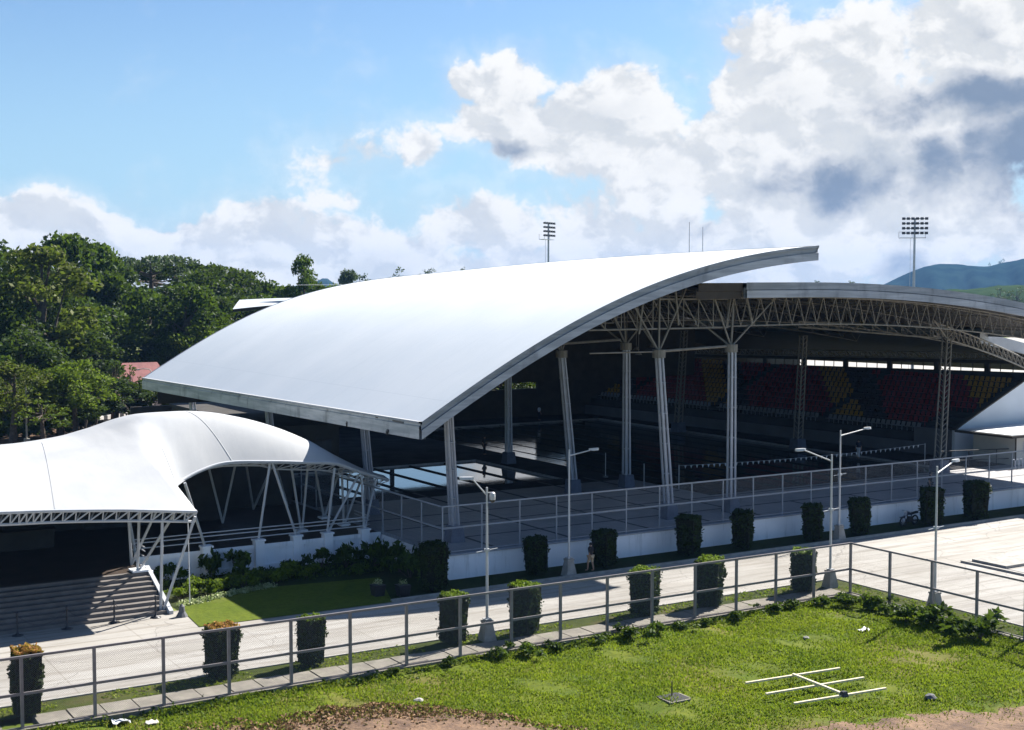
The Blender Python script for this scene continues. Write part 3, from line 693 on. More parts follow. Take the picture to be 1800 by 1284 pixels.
# ---- rear extension roof seen past the low edge
b = MB(); b.grid([[(x, y, 13.85 + (x - 45) * .10 - .003 * (x - 45) ** 2 + (y - 125) * .004) for x in [45 + (y - 125) * .40 + 1.5 * k for k in range(14)]] for y in (125, 130, 138, 146)]); hb(b, 'rear_roof', M['grey_sheet'], True)
b = MB(); b.grid([[(x + dy * .40, 125 + dy, 13.85 + (x - 45) * .10 - .003 * (x - 45) ** 2 + dz) for x in [45 + 1.5 * k for k in range(14)]] for dy, dz in ((0, .02), (0, -.28), (6, -.30), (20, -.32))], flip=False); hb(b, 'rear_soffit', M['brown'])
for x in (49, 56, 63):
    b = MB(); b.tube((x, 127, 0), (x, 127, 13.9), .25, n=10); hb(b, 'rear_post', M['grey_wall'])

# ---- pipe columns on concrete pedestals
def column(base, top, ped=.95, r=.085, sp=.18, name='column', lat=False, zped=None):
    bx, by, bz = base; b = MB(); d = (Vector(top) - Vector((bx, by, bz + ped)))
    for sx in (-1, 1):
        for sy in (-1, 1):
            b.tube((bx + sx * sp, by + sy * sp, bz + ped - .05), (top[0] + sx * sp * .8, top[1] + sy * sp * .8, top[2]), r, r * .9, n=10)
    n = 22 if lat else 5
    for k in range(n + 1):
        c = Vector((bx, by, bz + ped)) + d * (k / n); s = sp + (.02 if lat else .05)
        if lat:
            s2 = sp; c2 = Vector((bx, by, bz + ped)) + d * (min(n, k + 1) / n)
            b.tube((c.x - s2, c.y - s2, c.z), (c2.x + s2, c2.y - s2, c2.z), .035, n=5); b.tube((c.x - s2, c.y - s2, c.z), (c2.x - s2, c2.y + s2, c2.z), .035, n=5)
        else: b.box(c.x - s, c.x + s, c.y - s, c.y + s, c.z - .02, c.z + .02)
    col = hb(b, name, M['truss'] if lat else M['column'])
    q = MB(); w = sp + .28; q.hexa([(bx - w, by - w, bz), (bx + w, by - w, bz), (bx + w, by + w, bz), (bx - w, by + w, bz)], [(bx - w + .08, by - w + .08, bz + ped), (bx + w - .08, by - w + .08, bz + ped), (bx + w - .08, by + w - .08, bz + ped), (bx - w + .08, by + w - .08, bz + ped)])
    hb(q, 'pedestal', M['pedestal'], parent=col)
    return col
def sof(x, y):      # underside of the curved roof
    s = (x - 33) / 28.6; return roofP(max(0, min(1, s)), (y - YF) / (YB - YF))[2] - .45
def tree_arms(x, y, z, targets, nm='branch_struts'):
    b = MB()
    for t_ in targets: b.tube((x, y, z), t_, .068, .055, n=7)
    b.tube((x, y, z - .35), (x, y, z + .15), .42, n=12); return b
column((37.3, 67.2, DZ), (36.5, 66.6, sof(36.5, 66.6) + .05)); column((37.3, 78.3, DZ), (36.4, 77.8, sof(36.4, 77.8) + .05))
for y in (95.0, 113.0): column((37.3, y, DZ), (36.5, y - .3, sof(36.5, y) + .05))
column((52.6, 66.9, DZ), (51.75, 66.9, 11.95)); column((57.65, 66.8, DZ), (57.62, 66.8, 12.15))
column((53.5, 79.0, DZ), (52.5, 79.0, 11.4)); column((58.2, 79.0, DZ), (58.15, 79.0, 11.8)); column((57.9, 95.0, DZ), (57.8, 95.0, 11.8))
column((84.2, 72.7, DZ), (85.6, 73.4, 11.9), lat=True, sp=.3, r=.07, name='lattice_column'); column((85.3, 89.8, DZ), (86.0, 90, 11.6), lat=True, sp=.28, r=.07, name='lattice_column')
column((85.3, 107, DZ), (86.0, 107, 11.6), lat=True, sp=.28, r=.07, name='lattice_column')
for (y, dz) in ((66.9, 0), (79.0, 0), (95.0, 0)):
    b = tree_arms(51.75 if y < 70 else 52.5, y, 11.95 if y < 70 else 11.4, [(49.1, y, sof(49.1, y)), (51.8, y, sof(51.8, y)), (54.6, y, sof(54.6, y)), (50.3, y + 3, sof(50.3, y)), (54.2, y + 3.2, sof(54, y))])
    b.tube((53.3, y, 13.6), (52.9, y, sof(52.9, y)), .07, n=6); b.tube((50.2, y, 13.1), (50.7, y, sof(50.7, y)), .07, n=6)
    hb(b, 'branch_struts', M['truss'])
    b = tree_arms(57.62 if y < 70 else 58.1, y, 12.15 if y < 70 else 11.8, [(56.2, y, 15.3), (57.8, y, 15.4), (61.4, y, 15.3), (54.6, y + 3, 15.5), (60.5, y + 3, 15.3)])
    b.tube((57.2, y, 13.45), (57.55, y, 15.3), .07, n=6); b.tube((59.4, y, 13.6), (58.9, y, 15.3), .07, n=6)
    hb(b, 'branch_struts', M['truss'])
    b = MB(); b.tube((51.9, y, 12.0), (57.6, y, 12.2), .09, n=8); b.tube((36.5, y, 12.0) if False else (46.5, y, 12.0), (51.7, y, 11.98), .05, n=6); hb(b, 'tie_beam', M['truss'])
# ---- arched trusses
def truss(name, top, bot, n, y, dy=.0, r=.075, rw=.042, mat=None, y2=None):
    """top/bot: functions of u in 0..1 -> point; second bottom chord offset by y2"""
    b = MB(); T = [Vector(top(k / n)) for k in range(n + 1)]; B = [Vector(bot(k / n)) for k in range(n + 1)]
    b.path(T, r, 7); b.path(B, r, 7)
    for k in range(n + 1): b.tube(T[k], B[k], rw, n=5, caps=False)
    for k in range(n): b.tube(T[k], B[k + 1], rw, n=5, caps=False)
    if y2:
        off = Vector((0, y2, 0)); T2 = [p + off for p in T]; b.path(T2, r * .8, 6)
        for k in range(n): b.tube(T2[k], B[k], rw * .8, n=5, caps=False)
        for k in range(0, n + 1, 2): b.tube(T[k], T2[k], rw * .8, n=5, caps=False)
    return hb(b, name, mat or M['truss'])
def chordz(x): return 13.5 - .0027 * max(0, x - 64) ** 2 - .0008 * min(0, x - 64) ** 2
for y in (66.4, 79.0, 92.0, 105.0):
    truss('arch_truss', lambda u, y=y: (57.4 + 38 * u, y, az_(57.4 + 38 * u) - .95), lambda u, y=y: (57.4 + 38 * u, y + .6, chordz(57.4 + 38 * u)), 34 if y < 70 else 20, y, y2=1.5 if y < 70 else None, rw=.026 if y < 70 else .022, r=.052 if y < 70 else .04)
for y in (66.4, 79.0, 92.0): truss('cross_truss', lambda u, y=y: (46.5 + 10.9 * u, y + .6, min(15.25, sof(46.5 + 10.9 * u, y) - .1)), lambda u, y=y: (46.5 + 10.9 * u, y + .6, 13.4), 9, y, rw=.035, r=.06)
for x in (64, 72, 80, 88): truss('purlin_truss', lambda u, x=x: (x, 66.4 + 44 * u, az_(x) - .5), lambda u, x=x: (x, 66.4 + 44 * u, az_(x) - 1.3), 26, 0, r=.05, rw=.03)
truss('stand_truss', lambda u: (85.8 + 16 * u, 78 - 3 * (1 - u), 13.2 - 3.0 * u - .8 * u * u), lambda u: (85.8 + 16 * u, 78 - 3 * (1 - u), 12.1 - 2.6 * u - .9 * u * u), 20, 0, y2=1.2)
truss('side_truss', lambda u: (74 + 11.6 * u, 78 - 4.4 * u, 13.3 - .5 * u), lambda u: (74 + 11.6 * u, 78 - 4.4 * u, 12.9 - 1.0 * u), 10, 0, rw=.035)
b = MB(); b.tube((85.6, 73.4, 11.9), (83.6, 73, 13.4), .08, n=7); b.tube((85.6, 73.4, 11.9), (88.0, 74, 13.2), .08, n=7); b.tube((85.6, 73.4, 11.5), (85.6, 73.4, 13.3), .08, n=7); hb(b, 'branch_struts', M['truss'])
# hanging lamps and a box under the roof
for (x, y, zt) in ((40.8, 70, 12.2), (43.5, 71, 13.4), (66, 88, 13), (71, 95, 13), (75, 98, 13)):
    b = MB(); b.tube((x, y, zt), (x, y, zt - 2.2), .025, n=6); b.lathe([(.05, 0), (.12, -.05), (.28, -.28), (.26, -.30), (.02, -.22)], (x, y, zt - 2.2), 12); hb(b, 'hanging_lamp', M['truss'])
b = MB(); b.box(36, 118, 128.4, 128.7, 0, 4.55); b.box(82, 118, 128.42, 128.68, 4.55, 6.9); b.box(86, 122, 128.2, 128.4, 1.4, 11.5); hb(b, 'blackout_wall', M['brown'])  # added wall with raised parts, blacks out bright ground behind the hall
# service rooms inside on the low side
b = MB(); b.box(38.6, 44.5, 99.2, 124, DZ, 4.9); b.box(38.4, 44.7, 99.0, 124.2, 4.9, 5.1); hb(b, 'service_room', M['lobby_wall'])
for bx_ in ((40, 41.1, DZ, 3.6), (42.4, 43.8, 2.6, 3.8)): b = MB(); b.box(bx_[0], bx_[1], 99.13, 99.19, bx_[2], bx_[3]); hb(b, 'room_opening', M['dark_metal'])

# ================================================================= GRANDSTAND
st = empty('grandstand', (92.4, 78.2, DZ)); SO = Vector((92.4, 78.2, DZ))
tag(st, 'raked concrete grandstand of red and yellow seats with a white end wall', 'grandstand')
def sb(b, name, mat, parent=None, sm=False): b.v = [tuple(Vector(v) - SO) for v in b.v]; return b.build(name, mat, st if parent is None else parent, smoothf=sm)
Y2 = 128.0
def sx(y): return 92.4 - (y - 78.2) * .082
NR = 10
def rx(i, y): return sx(y) + .9 + i * .92
def rz(i): return 3.15 + i * .43
# end wall: stepped outline closed as a sloping parapet
b = MB(); y = 78.2
prof = [(92.4, DZ), (92.4, 3.72), (93.4, 4.2), (101.6, 7.75), (103.6, 8.62), (103.6, DZ)]
n = len(prof); b.add([(x, y, z) for x, z in prof] + [(x, y + .28, z) for x, z in prof], [tuple(range(n))[::-1], tuple(range(n, 2 * n))] + [(k, (k + 1) % n, n + (k + 1) % n, n + k) for k in range(n)])
sb(b, 'end_wall', M['stand_wall'])
b = MB()
for (xa, za), (xb_, zb) in zip(prof[1:4], prof[2:5]): b.bar((xa, 78.33, za + .05), (xb_, 78.33, zb + .05), .42, .12)
sb(b, 'wall_coping', M['brown'])
b = MB()
b.hexa([(sx(78.5), 78.5, DZ), (sx(78.5) + .25, 78.5, DZ), (sx(Y2) + .25, Y2, DZ), (sx(Y2), Y2, DZ)], [(sx(78.5), 78.5, 2.42), (sx(78.5) + .25, 78.5, 2.42), (sx(Y2) + .25, Y2, 2.42), (sx(Y2), Y2, 2.42)])
b.hexa([(sx(78.5) - .01, 78.5, 2.42), (sx(78.5) + .25, 78.5, 2.42), (sx(82.4) + .25, 82.4, 2.42), (sx(82.4) - .01, 82.4, 2.42)], [(sx(78.5) - .01, 78.5, 3.72), (sx(78.5) + .25, 78.5, 3.72), (sx(82.4) + .25, 82.4, 3.72), (sx(82.4) - .01, 82.4, 3.72)])
sb(b, 'front_wall', M['grey_wall'])
b = MB()
for i in range(NR + 1):
    xa, xb_ = (rx(i, 78.5), rx(i, Y2)); w = .92 if i < NR else 1.3; z0 = (rz(i - 1) if i else 2.3); z1 = rz(i)
    b.add([(xa, 78.5, z1), (xa + w, 78.5, z1), (xb_ + w, Y2, z1), (xb_, Y2, z1), (xa, 78.5, z0), (xb_, Y2, z0)], [(0, 1, 2, 3), (4, 0, 3, 5)])
b.add([(sx(78.5) + .25, 78.5, 2.3), (rx(0, 78.5), 78.5, 2.3), (rx(0, Y2), Y2, 2.3), (sx(Y2) + .25, Y2, 2.3)], [(0, 1, 2, 3)])
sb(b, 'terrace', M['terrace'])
def clz(y): return 8.27 - (y - 77) * .0216
bxw = lambda y: sx(y) + .9 + 11.2
b = MB(); b.hexa([(bxw(78.5), 78.5, DZ), (bxw(78.5) + .25, 78.5, DZ), (bxw(Y2) + .25, Y2, DZ), (bxw(Y2), Y2, DZ)], [(bxw(78.5), 78.5, clz(78.5)), (bxw(78.5) + .25, 78.5, clz(78.5)), (bxw(Y2) + .25, Y2, clz(Y2)), (bxw(Y2), Y2, clz(Y2))])
sb(b, 'back_wall', M['lobby_wall'])
b = MB(); z1 = lambda y: clz(y) + .78 - (y - 77) * .005
b.hexa([(bxw(78.5), 78.5, z1(78.5)), (bxw(78.5) + .3, 78.5, z1(78.5)), (bxw(Y2) + .3, Y2, z1(Y2)), (bxw(Y2), Y2, z1(Y2))], [(bxw(78.5), 78.5, z1(78.5) + .3), (bxw(78.5) + .3, 78.5, z1(78.5) + .3), (bxw(Y2) + .3, Y2, z1(Y2) + .3), (bxw(Y2), Y2, z1(Y2) + .3)])
sb(b, 'lintel_beam', M['brown'])
y = 78.6
while y < 127:
    b = MB(); x = bxw(y); b.box(x + .02, x + .28, y, y + .55, clz(y) - .1, z1(y) + .1); sb(b, 'pier', M['brown'])
    b = MB()
    for q in (1.4, 2.8, 4.2): b.box(bxw(y) + .1, bxw(y) + .16, y + .55 + q - .03, y + .55 + q + .03, clz(y) - .1, z1(y) + .05)
    sb(b, 'mullion', M['brown']); y += 5.6
truss_top = MB(); nT = 70
Tt = [Vector((bxw(78.5 + 49.5 * k / nT) - .1, 78.5 + 49.5 * k / nT, z1(78.5 + 49.5 * k / nT) + 1.0)) for k in range(nT + 1)]; Bt = [p - Vector((0, 0, .6)) for p in Tt]
truss_top.path(Tt, .06, 6); truss_top.path(Bt, .06, 6)
for k in range(nT): truss_top.tube(Bt[k], Tt[k + 1], .045, n=5, caps=False); truss_top.tube(Tt[k], Bt[k], .035, n=5, caps=False)
sb(truss_top, 'lattice_girder', M['truss'])
# seats: a moulded shell
M['seat_red'] = plain('seat_red', (.20, .018, .02), .45, 0, .1); M['seat_yellow'] = plain('seat_yellow', (.38, .21, .025), .45, 0, .1); M['seat_dark'] = plain('seat_dark', (.03, .02, .022), .45, 0, .1); M['seat_white'] = plain('seat_white', (.22, .22, .23), .45, 0, .1)
def seat_geo():
    b = MB(); b.hexa([(-.2, -.2, .38), (.22, -.2, .36), (.22, .2, .36), (-.2, .2, .38)], [(-.22, -.22, .42), (.22, -.2, .40), (.22, .2, .40), (-.22, .22, .42)])
    b.hexa([(.18, -.2, .38), (.24, -.2, .38), (.24, .2, .38), (.18, .2, .38)], [(.30, -.19, .78), (.34, -.19, .78), (.34, .19, .78), (.30, .19, .78)])
    b.box(.05, .12, -.03, .03, 0, .37); return b
sg = seat_geo(); seat_me = {}
for k in ('red', 'yellow', 'dark', 'white'):
    bb = seat_geo(); me = bb.mesh('seat'); me.materials.append(M['seat_' + k]); seat_me[k] = me
def seat_col(i, y):
    if i == 0: return 'white'
    u = (y - 79) - i * 1.1; v = u % 17.5
    if y < 82.2 and i > 5: return 'yellow'
    return 'red' if v < 7 else ('dark' if v < 10 else ('yellow' if v < 13.5 else 'red'))
rest = MB(); cnt = 0; order = []; keys = ['red', 'yellow', 'dark', 'white']
for i in range(NR):
    y = 79.2
    while y < 127:
        if not (i < 4 and y < 82.6) and (y - 79) % 14.6 > .9: order.append((y + i * .3, i, y))
        y += .56
order.sort()
for q, i, y in order:
    p = (rx(i, y) + .35, y, rz(i))
    if cnt < 100:
        o = link_mesh('seat', seat_me[seat_col(i, y)], None, st); o.location = Vector(p) - SO; cnt += 1
    else: rest.add([(v[0] + p[0], v[1] + p[1], v[2] + p[2]) for v in sg.v], sg.f, keys.index(seat_col(i, y)))
o = sb(rest, 'seat_rows', [M['seat_' + k] for k in keys]); tag(o, kind='stuff')

# low building and terrace fence by the grandstand
t = empty('ticket_hut', (92.6, 72.2, DZ)); tag(t, 'small cream hut with a flat overhanging roof beside the white grandstand wall', 'hut')
b = MB(); b.box(0, 12, .0, 4.2, 0, 2.35); b.build('wall', M['cream'], t)
b = MB(); b.box(-1.4, 13, -.8, 5.0, 2.35, 2.55); b.build('roof', M['brown'], t)
b = MB(); b.box(-1.2, 13, -.6, 4.8, 2.55, 2.60); b.build('roof_sheet', M['membrane'], t)
w = MB(); w.box(1.0, 2.6, -.04, -.01, .9, 1.9); w = w.build('window', M['white_metal'], t)
b = MB(); b.box(1.06, 2.54, -.06, -.045, .96, 1.84); b.build('pane', M['lamp_glass'], w)
b = MB(); b.box(-.02, .12, -.06, -.01, 0, 2.35); b.build('corner_post', M['brown'], t)
t = empty('dark_railing', (86.5, 74.6, DZ)); tag(t, 'dark steel railing on the deck beside the lattice column at the white end wall', 'railing')
b = MB(); b.tube((0, 0, 1.3), (7.5, -2.2, 1.3), .045, n=6); b.tube((0, 0, .5), (7.5, -2.2, .5), .035, n=6); b.build('rail', M['dark_metal'], t)
for k in range(4):
    b = MB(); b.tube((2.5 * k, -.733 * k, 0), (2.5 * k, -.733 * k, 1.3), .045, n=6); b.build('post', M['dark_metal'], t)
t = empty('bicycle_rack', (90.2, 70.6, DZ)); tag(t, 'row of grey hoop racks on the deck in front of the cream hut', 'rack')
for k in range(9):
    b = MB(); pts = [(k * .45, 0, 0), (k * .45, 0, .6), (k * .45 + .1, 0, .8), (k * .45 + .3, 0, .8), (k * .45 + .38, 0, .6), (k * .45 + .38, 0, 0)]; b.path(pts, .03, 6); b.build('hoop', M['column'], t)
# ================================================================= ENTRANCE CANOPY
can = empty('entrance_canopy', (20, 66, 0)); CO = Vector((20, 66, 0))
tag(can, 'white wave shaped fabric canopy on slanting white struts at the entrance stairs', 'canopy')
def cb(b, name, mat, parent=None, sm=False): b.v = [tuple(Vector(v) - CO) for v in b.v]; return b.build(name, mat, can if parent is None else parent, smoothf=sm)
CC = [  # front edge, ridge, rear edge
    ((2.0, 64, 6.35), (3.5, 74, 7.9), (4, 84, 5.8)), ((7.5, 64, 6.1), (9.0, 74, 7.7), (9, 84, 5.6)), ((11.9, 64, 5.82), (13.86, 74, 7.62), (14, 84, 5.6)),
    ((14.2, 64, 5.70), (15.9, 74, 7.72), (16.2, 84, 5.7)), ((17.8, 64, 5.42), (17.9, 74, 7.98), (18, 84, 5.9)), ((21.07, 64, 5.06), (19.3, 74, 8.35), (19.4, 84, 6.1)),
    ((21.15, 65.9, 5.09), (20.1, 74, 8.62), (20.2, 84, 6.2)), ((21.5, 68, 5.42), (20.7, 74, 8.80), (20.9, 84, 6.3)), ((22.04, 70, 5.62), (21.5, 74, 8.95), (21.7, 84, 6.35)),
    ((23.7, 71, 6.12), (22.97, 74.2, 8.98), (23, 84, 6.3)), ((25.4, 71.5, 6.36), (24.8, 74.4, 8.92), (25, 84, 6.2)), ((27.95, 71.6, 6.22), (26.5, 74.5, 8.64), (27, 83.5, 6.0)),
    ((30.2, 71.6, 6.02), (28.4, 74.6, 8.1), (29, 83, 5.7)), ((31.9, 71.7, 5.84), (30.2, 74.8, 7.35), (31.2, 82, 5.3)), ((33.6, 72.3, 5.2), (32.4, 75.2, 6.15), (33.2, 81, 4.9)), ((35.2, 73.2, 4.65), (34.9, 75.8, 5.0), (35.4, 80, 4.5)), ((36.6, 74.3, 4.2), (37.2, 76.2, 4.15), (37.4, 79, 4.0))]
def cr(p0, p1, p2, p3, t): return .5 * ((2 * p1) + (-p0 + p2) * t + (2 * p0 - 5 * p1 + 4 * p2 - p3) * t * t + (-p0 + 3 * p1 - 3 * p2 + p3) * t ** 3)
CA = np.array(CC, float)
def canc(s):
    s = max(0, min(len(CC) - 1.0001, s)); i = int(s); t = s - i
    g = lambda k: CA[max(0, min(len(CC) - 1, k))]
    if 4 <= i <= 5 : return CA[i] * (1 - t) + CA[i + 1] * t
    return cr(g(i - 1), g(i), g(i + 1), g(i + 2), t)
def canP(s, v, dz=0.):
    F_, R_, B_ = canc(s)
    if v <= .5:
        u = v * 2; w = 1 - (1 - u) ** 1.75; p = F_ * (1 - u) + R_ * u; z = F_[2] + (R_[2] - F_[2]) * w
    else:
        u = (v - .5) * 2; w = u ** 1.9; p = R_ * (1 - u) + B_ * u; z = R_[2] + (B_[2] - R_[2]) * w
    return (p[0], p[1], z + dz)
nS, nV = 112, 32
b = MB(); b.grid([[canP(16 * k / nS, j / nV) for k in range(nS + 1)] for j in range(nV + 1)]); cb(b, 'canopy_fabric', M['canopy'], sm=True)
b = MB(); b.grid([[canP(16 * k / nS, j / nV, -.10) for k in range(nS + 1)] for j in range(nV + 1)], flip=True); cb(b, 'canopy_lining', M['soffit_dark'], sm=True)
b = MB(); b.path([canP(16 * k / nS, 0, -.05) for k in range(nS + 1)], .075, 7); b.path([canP(16, j / nV, -.05) for j in range(nV + 1)], .07, 6); cb(b, 'edge_tube', M['white_metal'])
for s in (3.05, 10.1, 7.6):
    b = MB()
    P_ = [canP(s if s != 10.1 else s - .55 * j / 14, j / 28 + .002, .012) for j in range(15 if s != 7.6 else 6)]
    for a, c in zip(P_[:-1], P_[1:]): b.bar(a, c, .045 if s != 7.6 else .10, .010)
    cb(b, 'seam', M['canopy'])
b = MB(); P_ = [canP(13.2 + .0 * j, j / 28 + .002, .01) for j in range(15)]
for a, c in zip(P_[:-1], P_[1:]): b.bar(a, c, .04, .010)
cb(b, 'seam', M['canopy'])
# edge truss of the porch
b = MB(); n = 30
T_ = [Vector(canP(5 * k / n, 0, -.08)) for k in range(n + 1)]; B_ = [Vector((p.x, p.y + .25, p.z - .62 + .12 * (k / n))) for k, p in enumerate(T_)]; T2 = [Vector((p.x, p.y + 1.1, p.z + .1)) for p in T_]
b.path(T_, .07, 6); b.path(B_, .075, 6); b.path(T2, .06, 6)
for k in range(n): b.tube(B_[k], T_[k + 1], .04, n=5); b.tube(T_[k], B_[k], .035, n=5); b.tube(B_[k], T2[k + 1], .04, n=5); b.tube(T_[k], T2[k], .03, n=5)
cb(b, 'edge_truss', M['white_metal'])
b = MB(); n = 26; T_ = [Vector(canP(5 + 11 * k / n, 0, -.12)) for k in range(n + 1)]; B_ = [p + Vector((-.25, .7, -.42 if k > 14 else -.22)) for k, p in enumerate(T_)]; B3 = [p + Vector((0, 1.3, .15)) for p in T_]
b.path(T_, .05, 6); b.path(B_, .05, 6); b.path(B3, .04, 6)
for k in range(n): b.tube(B_[k], T_[k + 1], .03, n=5); b.tube(B_[k], T_[k], .025, n=5); b.tube(B_[k], B3[k + 1], .03, n=5)
cb(b, 'side_truss', M['white_metal'])
def under(x, y):        # fabric height above (x, y), searched on the surface
    best = None
    for s in range(0, 65):
        for v in range(0, 17):
            p = canP(s / 4, v / 16); d = (p[0] - x) ** 2 + (p[1] - y) ** 2
            if best is None or d < best[0]: best = (d, p[2])
    return best[1]
def strut(a, c, r=.075): b = MB(); b.tube(a, c, r, n=8); cb(b, 'strut', M['white_metal'])
F1 = [((27.25, 71.9, 1.75), (27.95, 71.8, 6.15)), ((29.6, 72.1, 1.75), (28.05, 71.8, 6.15)), ((31.45, 71.9, 1.75), (31.95, 71.9, 5.5)), ((31.5, 71.9, 1.75), (33.9, 72.8, 4.85)), ((33.8, 71.9, 1.75), (34.0, 72.6, 4.85)), ((33.85, 71.9, 1.75), (35.3, 73.4, 4.35)),
      ((31.0, 74.7, 1.4), (30.0, 74.0, 6.3)), ((31.05, 74.7, 1.4), (31.3, 74.2, 5.9)), ((34.0, 75.2, 1.4), (33.8, 75.0, 5.0)), ((34.0, 75.2, 1.4), (35.5, 75.6, 4.4)),
      ((34.0, 78.2, 1.4), (33.2, 78.0, 5.5)), ((34.0, 78.2, 1.4), (35.2, 78.2, 4.7)), ((33.9, 84, 1.4), (32.0, 81.5, 5.0)), ((31.5, 84, 1.4), (30.2, 82, 5.4)), ((31.5, 84, 1.4), (32.2, 81.6, 5.1)), ((28, 80, 1.4), (26.6, 80, 7.2)), ((28, 80, 1.4), (29.2, 80, 6.4)),
      ((19.5, 64.9, .05), (19.5, 64.4, 4.75)), ((19.62, 64.9, .05), (21.05, 64.15, 4.75)), ((19.3, 68.1, 1.55), (19.1, 66.8, 5.7)), ((19.4, 68.1, 1.55), (20.9, 66.2, 5.0)), ((19.5, 69.9, 1.5), (18.9, 68.5, 6.4)), ((19.5, 69.9, 1.5), (20.9, 68.4, 5.5)),
      ((20.2, 71.5, 1.5), (19.2, 71, 7.3)), ((24.1, 71.6, 1.5), (22.4, 69.9, 5.6)), ((2.5, 64.8, .05), (2.5, 64.3, 5.5))]
for a, c in F1: strut(a, c)
for (x, y, z, h, w) in ((27.25, 71.9, 0, 1.78, .26), (29.6, 72.1, 0, 1.78, .26), (31.45, 71.9, 0, 1.78, .26), (33.8, 71.9, 0, 1.78, .26), (19.55, 64.9, 0, .14, .3), (19.35, 68.1, 1.5, .12, .34), (31.0, 74.7, 1.4, .15, .25), (34, 75.2, 1.4, .15, .25), (34, 78.2, 1.4, .15, .25), (24.1, 71.6, 0, 1.78, .26)):
    b = MB(); b.box(x - w, x + w, y - w, y + w, z, z + h - .1); b.box(x - w - .06, x + w + .06, y - w - .06, y + w + .06, z + h - .1, z + h); cb(b, 'pedestal', M['white_wall'])
b = MB(); b.path([(20.95, 65.0, 5.0), (21.0, 65.0, 1.2), (21.0, 65.0, .3)], .025, 6); cb(b, 'downpipe', M['white_metal'])
# terrace (floor), plinth wall, rails, stairs
t = empty('entrance_terrace', (20, 66, 0)); TO = Vector((20, 66, 0)); tag(t, 'raised dark terrace with a pale blue panelled plinth wall under the white canopy', 'terrace')
def tb(b, name, mat, parent=None): b.v = [tuple(Vector(v) - TO) for v in b.v]; return b.build(name, mat, t if parent is None else parent)
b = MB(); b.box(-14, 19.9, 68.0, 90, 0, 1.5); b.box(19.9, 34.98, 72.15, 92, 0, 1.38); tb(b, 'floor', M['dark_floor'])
b = MB(); b.box(20.0, 34.9, 71.98, 72.13, 0, 1.42); b.box(20.0, 34.9, 71.90, 71.98, 1.22, 1.46); b.box(20.0, 34.9, 71.90, 71.98, 0, .30); b.box(19.92, 20.08, 68.0, 72.0, 0, 1.46)
tb(b, 'plinth_wall', M['white_wall'])
for zz in (2.42, 2.22, 1.92):
    b = MB(); b.path([(20.1, 69.5, zz), (20.1, 71.9, zz), (33.9, 71.9, zz), (34.3, 72.2, zz), (34.4, 74.5, zz)], .035, 7); tb(b, 'rail', M['white_metal'])
# stairs
sr = empty('entrance_stairs', (8, 64.4, 0)); tag(sr, 'wide stone stairs climbing into the dark under the left end of the canopy', 'stairs')
NT_ = 9
for k in range(NT_):
    b = MB(); b.box(-20, 11.7, .1 + k * .4, .1 + NT_ * .4, k * 1.5 / NT_, (k + 1) * 1.5 / NT_ - .004 * (k == NT_ - 1)); b.v = [(x, y, z) for x, y, z in b.v]; b.build('step', M['stair'], sr)
b = MB(); b.hexa([(11.75, -.1, 0), (11.95, -.1, 0), (11.95, 3.9, 0), (11.75, 3.9, 0)], [(11.75, -.1, .18), (11.95, -.1, .18), (11.95, 3.9, 1.72), (11.75, 3.9, 1.72)]); b.build('side_wall', M['white_metal'], sr)
for i, (x, y) in enumerate(((12.57, 64.05), (14.8, 64.1), (17.02, 64.15), (19.0, 64.1))):
    o = empty('stanchion', (x, y - .05, 0)); tag(o, 'black ornate chain stanchion at the foot of the stairs, %s from the left' % ('first', 'second', 'third', 'fourth')[i], 'stanchion', 'black chain stanchions before the stairs')
    b = MB(); b.lathe([(.26, 0), (.26, .03), (.10, .07), (.045, .14), (.035, .5), (.06, .56), (.035, .62), (.032, .85), (.07, .92), (.035, .98), (.06, 1.04), (.02, 1.12)], n=14); b.build('post', M['dark_metal'], o, smoothf=True)
    if i < 3:
        b = MB(); pts = [(2.2 * k / 8, 0.04 * k / 8, .92 - .55 * (1 - (2 * k / 8 - 1) ** 2)) for k in range(9)]; b.path(pts, .011, 5); b.build('chain', M['dark_metal'], o)
# lobby building under and behind the canopy
t2 = empty('lobby_building', (6, 82, 0)); tag(t2, 'dark brown lobby building in the shade behind the entrance canopy', 'building')
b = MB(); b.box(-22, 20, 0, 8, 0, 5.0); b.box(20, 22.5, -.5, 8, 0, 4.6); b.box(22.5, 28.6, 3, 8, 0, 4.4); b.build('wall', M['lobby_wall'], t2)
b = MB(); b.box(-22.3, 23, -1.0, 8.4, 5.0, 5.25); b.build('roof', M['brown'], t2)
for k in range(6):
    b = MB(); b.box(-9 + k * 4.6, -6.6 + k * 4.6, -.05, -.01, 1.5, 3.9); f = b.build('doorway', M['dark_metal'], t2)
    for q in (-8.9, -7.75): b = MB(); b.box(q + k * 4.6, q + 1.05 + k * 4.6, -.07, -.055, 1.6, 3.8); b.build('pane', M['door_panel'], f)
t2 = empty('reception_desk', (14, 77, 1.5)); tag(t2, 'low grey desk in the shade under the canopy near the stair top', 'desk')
b = MB(); b.box(0, 3.2, 0, .7, 0, 1.0); b.build('body', M['lobby_wall'], t2); b = MB(); b.box(-.1, 3.3, -.1, .8, 1.0, 1.05); b.build('top', M['brown'], t2)

